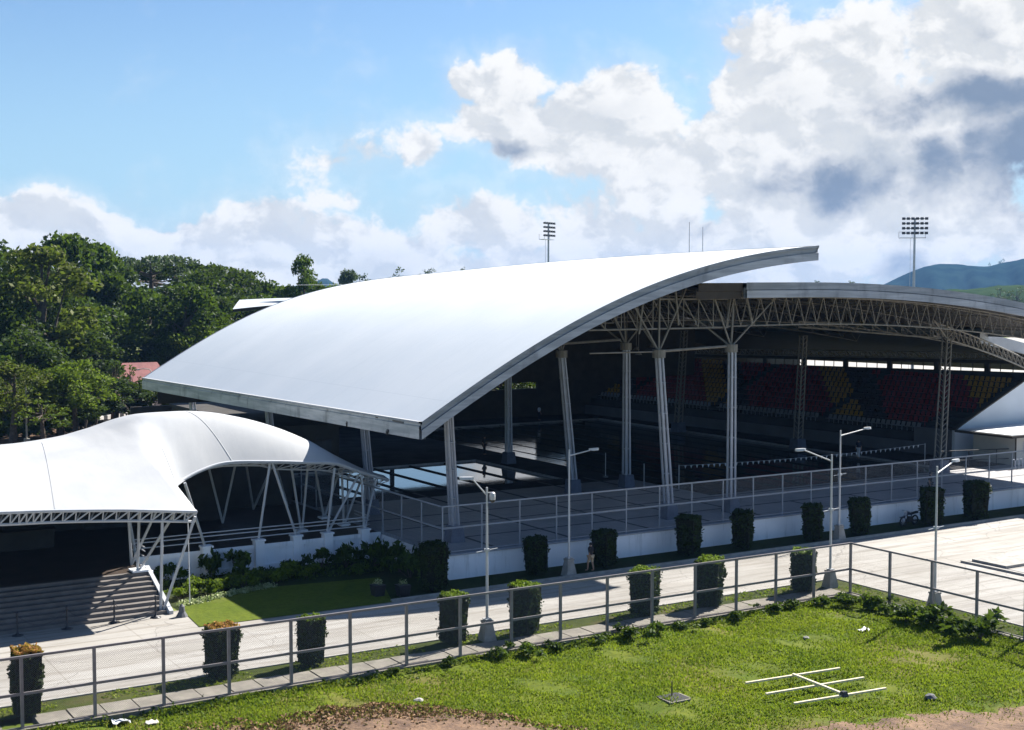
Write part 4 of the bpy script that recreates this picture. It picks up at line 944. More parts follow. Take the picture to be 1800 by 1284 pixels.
# ================================================================= STREET LAMPS
def lamp(x, y, arm, h, label, cam_dome=False, bracket=4.4):
    o = empty('street_lamp', (x, y, 0)); tag(o, label, 'street lamp', 'white street lamps along the road')
    b = MB(); b.hexa([(-.33, -.33, 0), (.33, -.33, 0), (.33, .33, 0), (-.33, .33, 0)], [(-.19, -.19, .85), (.19, -.19, .85), (.19, .19, .85), (-.19, .19, .85)]); b.box(-.22, .22, -.22, .22, .85, .95); b.build('pedestal', M['pale_concrete'], o)
    b = MB(); b.tube((0, 0, .9), (0, 0, h), .07, .045, 12); b.box(-.16, .16, -.16, .16, .98, 1.02); b.build('pole', M['lamp_white'], o, smoothf=False)
    a = Vector(arm); tip = Vector((a.x, a.y, h + a.z)); b = MB(); b.tube((0, 0, h - .35), (a.x * .12, a.y * .12, h - .32 + a.z * .1), .04, n=8); b.tube((a.x * .12, a.y * .12, h - .32 + a.z * .1), tip - Vector((0, 0, .06)), .035, .03, 8); b.build('arm', M['lamp_white'], o)
    d = a.copy(); d.z = 0; d.normalize(); s = Vector((-d.y, d.x, 0)); b = MB()
    vs = []
    for f, w, zz in ((-.05, .04, 0), (.08, .11, 0), (.42, .125, 0), (.60, .06, 0)):
        for sg_ in (-1, 1):
            vs.append(tip + d * f + s * w * sg_ + Vector((0, 0, -.06)))
            vs.append(tip + d * f + s * w * sg_ * .8 + Vector((0, 0, .05)))
    fs = []
    for k in range(3):
        i = k * 4; fs += [(i, i + 2, i + 6, i + 4), (i + 1, i + 5, i + 7, i + 3), (i, i + 4, i + 5, i + 1), (i + 2, i + 3, i + 7, i + 6)]
    fs += [(0, 1, 3, 2), (12, 14, 15, 13)]; b.add(vs, fs); hd = b.build('lamp_head', M['lamp_white'], o)
    b = MB(); c = tip + d * .36; b.hexa([c - d * .2 - s * .1 + Vector((0, 0, -.085)), c + d * .2 - s * .1 + Vector((0, 0, -.085)), c + d * .2 + s * .1 + Vector((0, 0, -.085)), c - d * .2 + s * .1 + Vector((0, 0, -.085))], [c - d * .2 - s * .1 + Vector((0, 0, -.062)), c + d * .2 - s * .1 + Vector((0, 0, -.062)), c + d * .2 + s * .1 + Vector((0, 0, -.062)), c - d * .2 + s * .1 + Vector((0, 0, -.062))]); b.build('lens', M['lamp_glass'], hd)
    if bracket:
        b = MB(); b.tube((-.55, 0, bracket - .05), (.55, 0, bracket + .03), .02, n=6); b.box(-.1, .1, -.1, .1, bracket - .06, bracket + .06); b.build('banner_bracket', M['lamp_white'], o)
    if cam_dome:
        b = MB(); b.tube((0, 0, h - .25), (.22, -.05, h - .25), .03, n=6); b.lathe([(.05, .05), (.12, 0), (.14, -.14), (.13, -.30)], (.26, -.05, h - .28), 14); cm = b.build('camera_housing', M['lamp_white'], o)
        b = MB(); b.lathe([(.125, -.30), (.10, -.40), (.02, -.45)], (.26, -.05, h - .28), 14); b.build('dome', M['dark_metal'], cm)
lamp(41.42, 61.54, (1.45, .1, -.10), 7.05, 'white street lamp on the dark strip by the wall, leftmost of those there', bracket=0)
lamp(30.54, 52.0, (-.55, .32, .42), 7.0, 'white street lamp beside the near mesh fence with a security camera at its top', True, bracket=4.15)
lamp(52.3, 45.3, (1.6, .4, .12), 7.2, 'white street lamp behind the right run of the mesh fence', bracket=4.15)
lamp(51.6, 51.75, (-1.75, .2, .36), 7.15, 'white street lamp at the fence corner, its arm rising to the left', bracket=4.2)
lamp(61.85, 61.3, (2.3, .2, -.02), 7.0, 'white street lamp with a long right arm, by the hedge behind the fence corner', bracket=4.2)

# ================================================================= CLIPPED SHRUBS
def hedge_meshes(w, h, seed, taper=.12):
    r = np.random.default_rng(seed); body = []; tips = []
    n = 2600; u = r.random((n, 3)) * 2 - 1
    ax = np.argmax(np.abs(u * [1, 1, .55]), 1); s = np.sign(u[np.arange(n), ax]); u[np.arange(n), ax] = s * r.uniform(.84, 1.04, n)
    z = (u[:, 2] + 1) / 2; k = (1 - taper * (1 - z)) * (1 - .10 * np.clip(z - .85, 0, 1) * 4 * (np.abs(u[:, 0]) > .8)) * (1 + .11 * np.sin(z * 7 + seed) * np.sin(u[:, 0] * 3 + seed * 2) + .05 * np.sin(z * 17 + seed * 3))
    P = np.stack([u[:, 0] * w / 2 * k, u[:, 1] * w / 2 * k, .18 + z * (h - .2)], 1) + r.normal(scale=.02, size=(n, 3))
    P = P[P[:, 2] > .12]
    sh = r.random(len(P)) < .03; P[sh] += r.normal(scale=.07, size=(int(sh.sum()), 3)); V = leaf_arrays(P, .10, .05)
    m = 650; q = r.random((m, 2)) * 2 - 1
    T = np.stack([q[:, 0] * w * .46, q[:, 1] * w * .46, h + r.random(m) * .13 - .05 + .05 * np.sin(q[:, 0] * 5 + seed)], 1)
    W_ = leaf_arrays(T, .09, .0, up=np.array([0, 0, .5]))
    core = MB(); core.hexa([(-w * .40, -w * .40, .2), (w * .40, -w * .40, .2), (w * .40, w * .40, .2), (-w * .40, w * .40, .2)], [(-w * .45, -w * .45, h - .06), (w * .45, -w * .45, h - .06), (w * .45, w * .45, h - .06), (-w * .45, w * .45, h - .06)])
    for a in (-.15, .12): core.tube((a, a * .4, -.05), (a * .6, 0, .3), .05, n=6)
    return quad_mesh('foliage', V), quad_mesh('fresh_tips', W_), core.mesh('stem')
M['hedge_core'] = plain('hedge_core', (.008, .010, .006), 1.0, 0, .3)
hv = [hedge_meshes(1.14, 2.28, i + 1) for i in range(4)]
def hedge(x, y, sc, v, label, group, tips, rz):
    o = empty('clipped_shrub', (x, y, .0), rz); o.rotation_euler = (.035 * math.sin(x * 3.1), .045 * math.sin(x * 1.7 + y), rz); o.scale = sc; tag(o, label, 'shrub', group)
    for nm, me, mt in (('foliage', hv[v][0], M['leaf_hedge']), ('fresh_tips', hv[v][1], tips), ('stem', hv[v][2], M['hedge_core'])):
        c = bpy.data.objects.new(nm, me); COL.objects.link(c); c.parent = o
        if not me.materials: me.materials.append(mt)
        c.material_slots[0].link = 'OBJECT'; c.material_slots[0].material = mt
ordn = ['first', 'second', 'third', 'fourth', 'fifth', 'sixth', 'seventh', 'eighth', 'ninth', 'tenth', 'eleventh', 'twelfth', 'thirteenth', 'fourteenth', 'fifteenth', 'sixteenth', 'seventeenth', 'eighteenth', 'nineteenth', 'twentieth']
for i, (x, y, sx_, sz_) in enumerate(((10.4, 51.6, .92, 1.12), (18.3, 52.75, 1.06, .93), (22.1, 52.35, .86, .90), (28.9, 52.3, .92, .98), (32.5, 51.95, 1.05, 1.03), (39.5, 52.05, 1.12, .98), (43.3, 51.75, 1.1, 1.05), (49.6, 51.7, 1.05, .96))):
    red = i in (0, 1)
    hedge(x, y, (sx_, sx_, sz_), i % 4, ('clipped column shrub with reddish tips behind the mesh fence, %s from the left' if red else 'dark clipped column shrub with light green top behind the mesh fence, %s from the left') % ordn[i], 'clipped shrubs along the near fence', M['leaf_red'] if red else M['leaf_hedge_top'], .1 * i)
for i, (x, y, sx_, sz_) in enumerate(((33.2, 62.0, 1.1, 1.1), (40.0, 62.6, .95, .90), (44.4, 62.3, 1.02, .90), (50.7, 62.5, 1.12, 1.02), (54.8, 62.4, 1.05, 1.0), (60.3, 62.0, 1.05, .98), (64.4, 61.95, 1.1, 1.0), (71.0, 61.9, 1.2, 1.08), (75.4, 61.9, 1.25, 1.12), (81.8, 61.6, 1.2, 1.1))):
    hedge(x, y, (sx_, sx_, sz_), (i + 1) % 4, 'black-green clipped shrub in the shade before the white wall, %s from the left' % ordn[i], 'clipped shrubs in front of the white wall', M['leaf_hedge'], .15 * i)

# ================================================================= PEOPLE
def person(name_label, loc, rz, top, legs, h=1.66, pose='stand', shorts=False, cat='person'):
    o = empty('person', loc, rz); tag(o, name_label, cat); s = h / 1.7
    knee = .0 if pose == 'stand' else .12
    J = {'pel': (0, 0, .93), 'ab': (0, .01, 1.08), 'chest': (0, 0, 1.28), 'neck': (0, 0, 1.45), 'nk2': (0, -.01, 1.52), 'head': (0, -.02, 1.60), 'crown': (0, -.01, 1.68)}
    E_ = [('pel', 'ab'), ('ab', 'chest'), ('chest', 'neck'), ('neck', 'nk2'), ('nk2', 'head'), ('head', 'crown')]
    rad = {'pel': (.15, .11), 'ab': (.13, .10), 'chest': (.165, .115), 'neck': (.06, .06), 'nk2': (.052, .055), 'head': (.078, .095), 'crown': (.055, .065)}
    for sd, n_ in ((-1, 'l'), (1, 'r')):
        fwd = (.10 if sd > 0 else -.08) if pose == 'walk' else 0
        J.update({n_ + 'hip': (sd * .095, 0, .88), n_ + 'knee': (sd * .10, -.02 - fwd, .50), n_ + 'ank': (sd * .105, .02 - fwd * 1.6, .09), n_ + 'toe': (sd * .115, -.14 - fwd * 1.6, .04),
                  n_ + 'sho': (sd * .18, 0, 1.40), n_ + 'elb': (sd * .235, .03 + fwd * .5, 1.12), n_ + 'wri': (sd * .24, -.06 + fwd, .88), n_ + 'palm': (sd * .24, -.08 + fwd, .81)})
        E_ += [('pel', n_ + 'hip'), (n_ + 'hip', n_ + 'knee'), (n_ + 'knee', n_ + 'ank'), (n_ + 'ank', n_ + 'toe'), ('neck', n_ + 'sho'), (n_ + 'sho', n_ + 'elb'), (n_ + 'elb', n_ + 'wri'), (n_ + 'wri', n_ + 'palm')]
        rad.update({n_ + 'hip': (.09, .09), n_ + 'knee': (.06, .06), n_ + 'ank': (.04, .045), n_ + 'toe': (.04, .03), n_ + 'sho': (.062, .06), n_ + 'elb': (.042, .042), n_ + 'wri': (.028, .03), n_ + 'palm': (.022, .035)})
        for f in range(5):
            L = (.045, .075, .082, .076, .06)[f]; dy = (-.045, -.028, -.009, .010, .028)[f]
            k1, k2 = f'{n_}f{f}a', f'{n_}f{f}b'
            J[k1] = (sd * (.24 - .004 * f), -.08 + fwd + dy, .79 - L * .5 + (.02 if f == 0 else 0)); J[k2] = (sd * (.235), -.085 + fwd + dy * 1.15 - .012, .78 - L)
            E_ += [(n_ + 'palm', k1), (k1, k2)]; rad[k1] = (.009, .009); rad[k2] = (.008, .008)
    names = list(J); ix = {k: i for i, k in enumerate(names)}
    def skin(nm, keys, edges, grow, mat, sub=1):
        kk = [k for k in names if k in keys]; id_ = {k: i for i, k in enumerate(kk)}
        me = bpy.data.meshes.new(nm); me.from_pydata([tuple(c * s for c in J[k]) for k in kk], [(id_[a], id_[b_]) for a, b_ in edges if a in id_ and b_ in id_], [])
        ob = bpy.data.objects.new(nm, me); COL.objects.link(ob); ob.parent = o; md = ob.modifiers.new('skin', 'SKIN')
        for i, k in enumerate(kk):
            sv = me.skin_vertices[0].data[i]; sv.radius = (rad[k][0] * s * grow[0] + grow[1], rad[k][1] * s * grow[0] + grow[1]); sv.use_root = (k in ('pel', 'chest', 'head') and i == 0) or k == 'pel'
        md.use_smooth_shade = True; ob.modifiers.new('sub', 'SUBSURF').levels = sub; ob.modifiers['sub'].render_levels = sub + 1; me.materials.append(mat); return ob
    skin('body', set(names), E_, (1, 0), M['skin'])
    skin('shirt', {'pel', 'ab', 'chest', 'neck', 'lsho', 'rsho', 'lelb', 'relb'}, E_, (1.06, .014), top)
    lk = {'pel', 'lhip', 'rhip', 'lknee', 'rknee'} | (set() if shorts else {'lank', 'rank'})
    skin('trousers', lk, E_, (1.06, .012), legs)
    b = MB(); b.lathe([(.03, .02), (.095, .03), (.105, .09), (.085, .15), (.02, .18)], (0, .012, 1.53 * 1), 12); b.v = [(x * s, y * s, z * s) for x, y, z in b.v]; b.build('hair', M['hair'], o, smoothf=True)
    b = MB(); b.box(-.02, -.006, -.118, -.108, 1.585, 1.60); b.box(.006 + .01, .03, -.118, -.108, 1.585, 1.60); b.box(-.02, .02, -.116, -.10, 1.535, 1.542); b.hexa([(-.01, -.13, 1.555), (.01, -.13, 1.555), (.01, -.1, 1.555), (-.01, -.1, 1.555)], [(-.005, -.115, 1.59), (.005, -.115, 1.59), (.005, -.1, 1.59), (-.005, -.1, 1.59)])
    b.v = [(x * s, y * s, z * s) for x, y, z in b.v]; b.build('face', M['skin'], o)
    return o
person('person in a black top and tan shorts by the white wall beside a clipped shrub', (42.75, 61.35, 0.13), R(200), M['cloth_black'], M['cloth_tan'], 1.62, 'walk', True)
person('person in dark clothes standing at the deck fence beside the street lamp pole', (74.1, 64.75, DZ), R(20), M['cloth_black'], M['cloth_black'], 1.66)
person('person with a dark top and pale trousers walking on the far pool deck', (85.2, 82.3, DZ), R(-70), M['cloth_navy'], M['cloth_white'], 1.6, 'walk')
person('person in black standing at the water edge in front of the bright pool reflection', (59.0, 100.9, DZ), R(30), M['cloth_black'], M['cloth_black'], 1.68)
person('person in a white shirt sitting far back in the shade beside the leaning column', (79.5, 124.0, DZ), R(90), M['cloth_white'], M['cloth_navy'], 1.62)

# ================================================================= MOTORCYCLE
o = empty('motorcycle', (69.0, 62.55, .01), R(4)); tag(o, 'dark motorcycle parked against the white wall, half hidden by a clipped shrub', 'motorcycle')
def wheel(x, nm='wheel'):
    bm = bmesh.new(); me = bpy.data.meshes.new('tyre'); Rr, rr = .29, .055; n, m = 28, 10; vs = []
    for k in range(n):
        a = 2 * math.pi * k / n
        for j in range(m):
            q = 2 * math.pi * j / m; rad_ = Rr + rr * math.cos(q); vs.append(bm.verts.new((x + rad_ * math.cos(a), rr * math.sin(q), .345 + rad_ * math.sin(a))))
    for k in range(n):
        for j in range(m): bm.faces.new((vs[k * m + j], vs[((k + 1) % n) * m + j], vs[((k + 1) % n) * m + (j + 1) % m], vs[k * m + (j + 1) % m]))
    bm.to_mesh(me); bm.free(); w = MB()
    for k in range(10): a = 2 * math.pi * k / 10; w.tube((x, 0, .345), (x + .26 * math.cos(a), 0, .345 + .26 * math.sin(a)), .012, n=5)
    w.tube((x, -.06, .345), (x, .06, .345), .05, n=12); wo = w.build('wheel', M['column'], o); link_mesh('tyre', me, M['black_rubber'], wo, smoothf=True)
wheel(0); wheel(1.22)
M['bike_paint'] = plain('bike_paint', (.02, .03, .06), .3, .2, .05)
b = MB()
for sd in (-.09, .09): b.tube((.0, sd, .345), (.30, sd * .8, .98), .025, n=8)
b.tube((.30, -.35, 1.03), (.30, .35, 1.03), .018, n=8); b.tube((.30, -.35, 1.03), (.42, -.37, 1.0), .022, n=8); b.tube((.30, .35, 1.03), (.42, .37, 1.0), .022, n=8); b.build('fork', M['column'], o)
b = MB(); b.tube((.32, 0, .9), (.55, 0, .45), .04, n=8); b.tube((.55, 0, .42), (.95, 0, .42), .04, n=8); b.tube((.32, 0, .88), (.8, 0, .72), .035, n=8); b.tube((.8, 0, .72), (1.5, 0, .82), .03, n=8); b.tube((.95, 0, .42), (.85, 0, .74), .035, n=8); b.tube((.85, .1, .42), (1.22, .1, .345), .03, n=8); b.build('frame', M['dark_metal'], o)
b = MB(); b.hexa([(.36, -.12, .76), (.80, -.10, .74), (.80, .10, .74), (.36, .12, .76)], [(.42, -.08, .98), (.78, -.07, .86), (.78, .07, .86), (.42, .08, .98)]); b.build('fuel_tank', M['bike_paint'], o)
b = MB(); b.hexa([(.76, -.12, .76), (1.45, -.11, .80), (1.45, .11, .80), (.76, .12, .76)], [(.78, -.10, .85), (1.45, -.09, .92), (1.45, .09, .92), (.78, .10, .85)]); b.build('saddle', M['black_rubber'], o)
b = MB(); b.box(.52, .88, -.13, .13, .28, .62); b.tube((.7, -.16, .33), (1.4, -.17, .38), .045, n=8); b.build('engine', M['dark_metal'], o)
b = MB(); b.hexa([(-.34, -.06, .62), (.3, -.06, .68), (.3, .06, .68), (-.34, .06, .62)], [(-.30, -.05, .66), (.3, -.05, .73), (.3, .05, .73), (-.30, .05, .66)]); b.build('front_mudguard', M['bike_paint'], o)
b = MB(); b.tube((.16, 0, .98), (.26, 0, .98), .085, .06, 12); b.build('headlight', M['lamp_glass'], o)

# ================================================================= FLOODLIGHTS, MASTS AND FAR LAMPS
def flood(x, y, base, top, rz, label, cols):
    o = empty('floodlight_mast', (x, y, base), rz); tag(o, label, 'floodlight', 'stadium floodlight masts'); H_ = top - base
    b = MB(); b.tube((0, 0, 0), (0, 0, H_), .28, .16, 12); b.build('mast', M['column'], o)
    b = MB(); b.box(-2.4, 1.8, -.3, .7, H_ - 3.25, H_ - 3.15)
    for q in (-2.4, -.3, 1.8): b.tube((q, .7, H_ - 3.2), (q, .7, H_ - 2.2), .035, n=5)
    b.tube((-2.4, .7, H_ - 2.2), (1.8, .7, H_ - 2.2), .035, n=5); b.tube((-.6, .3, H_ - 3.2), (-.6, .3, 2), .03, n=5); b.build('platform', M['column'], o)
    for r_ in range(4):
        z = H_ - .1 - r_ * .78; b = MB(); b.tube((-2.0, 0, z), (2.0, 0, z), .05, n=6); rk = b.build('rack', M['dark_metal'], o)
        for c in range(cols):
            xx = -1.8 + 3.6 * c / (cols - 1); b = MB(); b.hexa([(xx - .26, -.42, z - .20), (xx + .26, -.42, z - .20), (xx + .24, .0, z - .12), (xx - .24, .0, z - .12)], [(xx - .26, -.38, z + .22), (xx + .26, -.38, z + .22), (xx + .2, .05, z + .12), (xx - .2, .05, z + .12)]); b.build('lamp', M['dark_metal'], rk)
flood(141.8, 218, 0, 28.3, R(28), 'grey floodlight mast rising behind the middle of the big curved roof', 5)
flood(171.1, 153.7, 0, 27.2, R(-40), 'grey floodlight mast standing before the blue hills at right', 6)
for i, (px, top, D) in enumerate(((1210, 392, 230), (1233.5, 401, 236))):
    th = R(58.5 - brg(px)); zt = 16 + (505 - top) / 2370 * D; b = MB(); b.tube((0, 0, 0), (0, 0, zt), .11, .05, 8)
    o = b.build('thin_mast', M['column'], None, (D * math.cos(th), D * math.sin(th), 0)); tag(o, ('taller left one of two thin masts behind the curved roof', 'shorter right one of two thin masts behind the curved roof')[i], 'mast')
def far_lamp(x, y, h, label, curved=True):
    o = empty('road_lamp', (x, y, 0)); tag(o, label, 'street lamp', 'far road lamps')
    b = MB(); b.tube((0, 0, 0), (0, 0, h), .10, .07, 8); b.box(-.25, .25, -.25, .25, 0, .7); b.build('pole', M['cream'], o)
    b = MB(); b.path([(0, 0, h), (-.3, .1, h + .35), (-.9, .3, h + .45), (-1.5, .5, h + .35)], .05, 6); b.build('arm', M['cream'], o)
    b = MB(); b.hexa([(-2.0, .45, h + .25), (-1.4, .35, h + .25), (-1.4, .6, h + .25), (-2.0, .7, h + .25)], [(-2.0, .5, h + .36), (-1.4, .38, h + .42), (-1.4, .56, h + .42), (-2.0, .62, h + .36)]); b.build('lamp_head', M['cream'], o)
far_lamp(29.1, 141.5, 6.4, 'pale road lamp with a curved arm in front of the woods at far left')
far_lamp(48.5, 163.5, 5.6, 'pale road lamp by the striped kerb left of the curved roof corner')
far_lamp(53.5, 170.0, 5.0, 'pale road lamp under the far corner of the curved roof')
for (x, y, lab) in ((34.2, 140, 'brown timber post leaning on another by the dirt track beyond the canopy, left one'), (35.4, 140.6, 'brown timber post by the dirt track beyond the canopy, right one')):
    b = MB(); b.tube((0, 0, 0), (.5, 0, 2.4), .13, n=7); b.tube((.9, -.3, 0), (.1, .2, 1.7), .09, n=6); o = b.build('timber_post', M['bark'], None, (x, y, 0)); tag(o, lab, 'post')

# house in the woods
t = empty('house', (46.0, 170.5, -.4)); tag(t, 'small house with a faded pink tin roof among the trees', 'house')
b = MB(); b.box(0, 6.2, 0, 5, 0, 4.4); b.build('wall', M['cream'], t)
b = MB(); b.add([(-.6, -.8, 4.3), (6.8, -.8, 4.3), (6.0, 2.5, 6.7), (1.5, 2.5, 6.7), (6.8, 5.8, 4.3), (-.6, 5.8, 4.3)], [(0, 1, 2, 3), (1, 4, 2), (4, 5, 3, 2), (5, 0, 3)]); b.build('roof', M['pink_roof'], t)
for x in (1.0, 3.9):
    b = MB(); b.box(x, x + 1.2, -.05, -.01, 1.6, 3.0); f = b.build('window', M['dark_metal'], t); b = MB(); b.box(x + .08, x + 1.12, -.07, -.055, 1.68, 2.92); b.build('pane', M['lamp_glass'], f)

# ================================================================= TREES
R_, T_s, Fl, Th = [], [], [], []
for k in range(5): R_.append(tree_meshes(15, 5.2, 'round', 34, 78, .33))
for k in range(3): T_s.append(tree_meshes(19, 4.4, 'tall', 38, 78, .33))
for k in range(3): Fl.append(tree_meshes(16, 6.5, 'flat', 24, 60, .30))
for k in range(2): Th.append(tree_meshes(12, 3.6, 'thin', 24, 64, .30))
def at(px, D): th = R(58.5 - brg(px)); return D * math.cos(th), D * math.sin(th)
def ztop(py, D): return 16 + (505 - py) / 2370 * D
def T(px, py, D, width, style, leaf, label, group='trees of the wood beyond the canopy', var=None):
    """tree whose crown tops out at height ztop, width in metres"""
    x, y = at(px, D); h = ztop(py, D); fam = {'r': R_, 't': T_s, 'f': Fl, 'n': Th}[style]; i = rng.integers(len(fam)) if var is None else var
    h0 = {'r': 15, 't': 19, 'f': 16, 'n': 12}[style]; w0 = {'r': 5.2, 't': 4.4, 'f': 6.5, 'n': 3.6}[style]
    return put_tree('tree', fam[i], (x, y, -.05), M[leaf], M['bark'], label, group, rng.uniform(0, 6.28), (width / 2 / w0, width / 2 / w0, h / h0 / .97))
L_ = 'from the left'
front = [(20, 628, 143, 9, 'r', 'leaf_olive', 'olive leafy roadside tree by the road lamp at the left edge'), (75, 690, 140, 6, 'n', 'leaf_light', 'low pale green bushy tree just above the white canopy at left'), (132, 622, 147, 8, 'r', 'leaf_light', 'bright yellow-green round tree standing before the dark woods'),
         (105, 668, 150, 8, 'r', 'leaf_light', 'pale green tree behind the low bushy one at left'), (-40, 640, 150, 10, 'r', 'leaf_olive', 'olive tree cut by the left edge of the picture'),
         (340, 570, 190, 9, 'r', 'leaf_light', 'light green tree rising over the low edge of the curved roof'), (395, 560, 200, 10, 'r', 'leaf_mid', 'leafy tree against the upper left slope of the curved roof')]
for (px, py, D, w, st_, lf, lab) in front: T(px, py, D, w, st_, lf, lab)
T(226, 636, 166, 3.4, 'n', 'leaf_mid', 'thin small tree in front of the pink roofed house')
T(197, 628, 168, 4.5, 'n', 'leaf_dark', 'dark small tree left of the pink roofed house')
mid = [(10, 520, 165, 12, 'r', 'leaf_dark'), (60, 432, 170, 13, 't', 'leaf_olive'), (120, 560, 172, 12, 'r', 'leaf_dark'), (150, 520, 192, 13, 'r', 'leaf_mid'), (215, 560, 200, 12, 'r', 'leaf_mid'), (255, 505, 204, 13, 'r', 'leaf_mid'), (135, 600, 178, 9, 'r', 'leaf_mid'),
       (300, 560, 198, 10, 'r', 'leaf_dark'), (320, 500, 195, 13, 'r', 'leaf_mid'), (365, 520, 200, 12, 'r', 'leaf_dark'), (50, 580, 158, 11, 'r', 'leaf_dark'), (-30, 500, 170, 13, 'r', 'leaf_dark'), (0, 600, 155, 9, 'r', 'leaf_mid'), (140, 640, 165, 7, 'r', 'leaf_dark'), (318, 600, 190, 8, 'r', 'leaf_mid')]
for i, (px, py, D, w, st_, lf) in enumerate(sorted(mid)): T(px, py, D, w, st_, lf, 'dense dark tree in the middle row of the wood, %s %s' % (ordn[i], L_))
back = [(5, 425, 205, 14, 't', 'leaf_dark'), (120, 418, 205, 17, 'r', 'leaf_mid'), (165, 432, 215, 13, 'r', 'leaf_mid'), (35, 455, 190, 13, 'r', 'leaf_dark'), (85, 470, 190, 13, 'r', 'leaf_dark'), (205, 465, 210, 16, 'r', 'leaf_dark'), (-40, 440, 200, 16, 'r', 'leaf_mid'), (350, 480, 225, 15, 'r', 'leaf_dark'), (400, 482, 235, 15, 'r', 'leaf_dark'), (440, 488, 240, 13, 'r', 'leaf_dark'),
        (480, 492, 240, 12, 'r', 'leaf_mid'), (505, 500, 232, 12, 'r', 'leaf_mid'), (555, 506, 235, 12, 'r', 'leaf_mid'), (420, 520, 225, 12, 'r', 'leaf_dark'), (465, 520, 228, 11, 'r', 'leaf_mid'), (-90, 450, 200, 18, 'r', 'leaf_dark'), (290, 495, 220, 15, 'r', 'leaf_dark'), (585, 503, 240, 9, 'r', 'leaf_light')]
for i, (px, py, D, w, st_, lf) in enumerate(sorted(back)): T(px, py, D, w, st_, lf, 'big spreading tree at the back of the wood, %s %s' % (ordn[i], L_))
for px, py, D, w, lab in ((268, 443, 235, 17, 'flat topped umbrella tree on the skyline left of the other ones'), (330, 458, 240, 20, 'wide flat topped umbrella tree on the skyline, middle one'), (372, 464, 250, 18, 'wide flat topped umbrella tree on the skyline, right one'), (215, 458, 240, 14, 'small flat topped tree on the skyline behind the big crowns')):
    T(px, py, D, w, 'f', 'leaf_blue' if px == 268 else 'leaf_dark', lab, 'umbrella trees on the skyline')
T(531, 446, 225, 7.0, 't', 'leaf_mid', 'tall double headed tree standing alone on the skyline left of the roof', None, 1)
T(618, 475, 330, 9, 'r', 'leaf_blue', 'dark rounded tree peeping over the curved roof near its left end', 'far trees over the roof line')
T(640, 480, 420, 12, 'n', 'leaf_blue', 'hazy thin tree just right of the dark rounded one over the roof', 'far trees over the roof line')
for i, (px, py, D, w) in enumerate(((707, 472, 480, 14), (748, 474, 700, 14), (765, 473, 700, 18), (816, 469, 480, 5))):
    T(px, py, D, w, 'n', 'leaf_blue', 'tiny far tree showing over the curved roof line, %s %s' % (ordn[i], L_), 'tiny trees over the roof line')
for i, (px, D) in enumerate(((1735, 2880), (1757, 2880), (1762, 2880), (1430, 900), (1490, 800), (1755, 700), (1785, 720))):
    py = {1735: 466, 1757: 461, 1762: 459, 1430: 493, 1490: 494, 1755: 505, 1785: 504}[px]
    T(px, py, D, {2880: 22}.get(D, 12), 'n', 'leaf_blue', 'tiny tree on the far ridge at right, %s %s' % (ordn[sorted((1735, 1757, 1762, 1430, 1490, 1755, 1785)).index(px)], L_), 'tiny trees on the right ridges')
# low trees added behind the hall to black out the rear gap
for i, (x, y, h, w) in enumerate([(36 + 4.4 * q, 147 + 3.5 * (q % 3), 5.9 + .3 * math.sin(q * 2.3), 8.5) for q in range(18)]):
    put_tree('tree', R_[i % 5], (x, y, -.1), M['leaf_dark'], M['bark'], 'added low dark tree blocking the open rear of the hall, %s %s' % (ordn[i], L_), 'added low trees behind the hall', i * 1.3, (w / 10.4, w / 10.4, h / 14.5))
# undergrowth beneath the wood
pts = []
for k in range(900):
    px = rng.uniform(-60, 330); D = rng.uniform(150, 200) if px < 150 else rng.uniform(188, 215); x, y = at(px, D); pts.append((x, y, rng.uniform(0, 1.6), rng.uniform(.6, 1.3)))
P_ = crown_points(pts, 14, .7); o = link_mesh('undergrowth', quad_mesh('undergrowth', leaf_arrays(P_, .45, .1)), M['leaf_dark']); tag(o, kind='stuff')

# ================================================================= PLANTING
def bush_mesh(r, n, leaf, seed, up=.4):
    rr_ = np.random.default_rng(seed); lob = [(rr_.normal() * r * .45, rr_.normal() * r * .45, r * rr_.uniform(.4, 1.0), r * rr_.uniform(.35, .55)) for _ in range(7)]
    P = crown_points(lob, n, .8); P[:, 2] = np.abs(P[:, 2]); V = leaf_arrays(P, leaf, .1, None, 2.2)
    st_ = MB()
    for k in range(6): st_.tube((0, 0, -.05), (lob[k][0], lob[k][1], lob[k][2]), .018, .008, 5, False)
    return quad_mesh('foliage', V), st_.mesh('stem')
bv = [bush_mesh(.6, 700, .13, s) for s in range(5)]
def bush(x, y, z, s, leaf, label, group, name='bush', cat='bush', rz=0, zs=1.):
    o = empty(name, (x, y, z), rz); o.scale = (s, s, s * zs); tag(o, label, cat, group); v = bv[int(rng.integers(5))]
    for nm, me, mt in (('foliage', v[0], leaf), ('stem', v[1], M['bark'])):
        c = bpy.data.objects.new(nm, me); COL.objects.link(c); c.parent = o
        if not me.materials: me.materials.append(mt)
        c.material_slots[0].link = 'OBJECT'; c.material_slots[0].material = mt
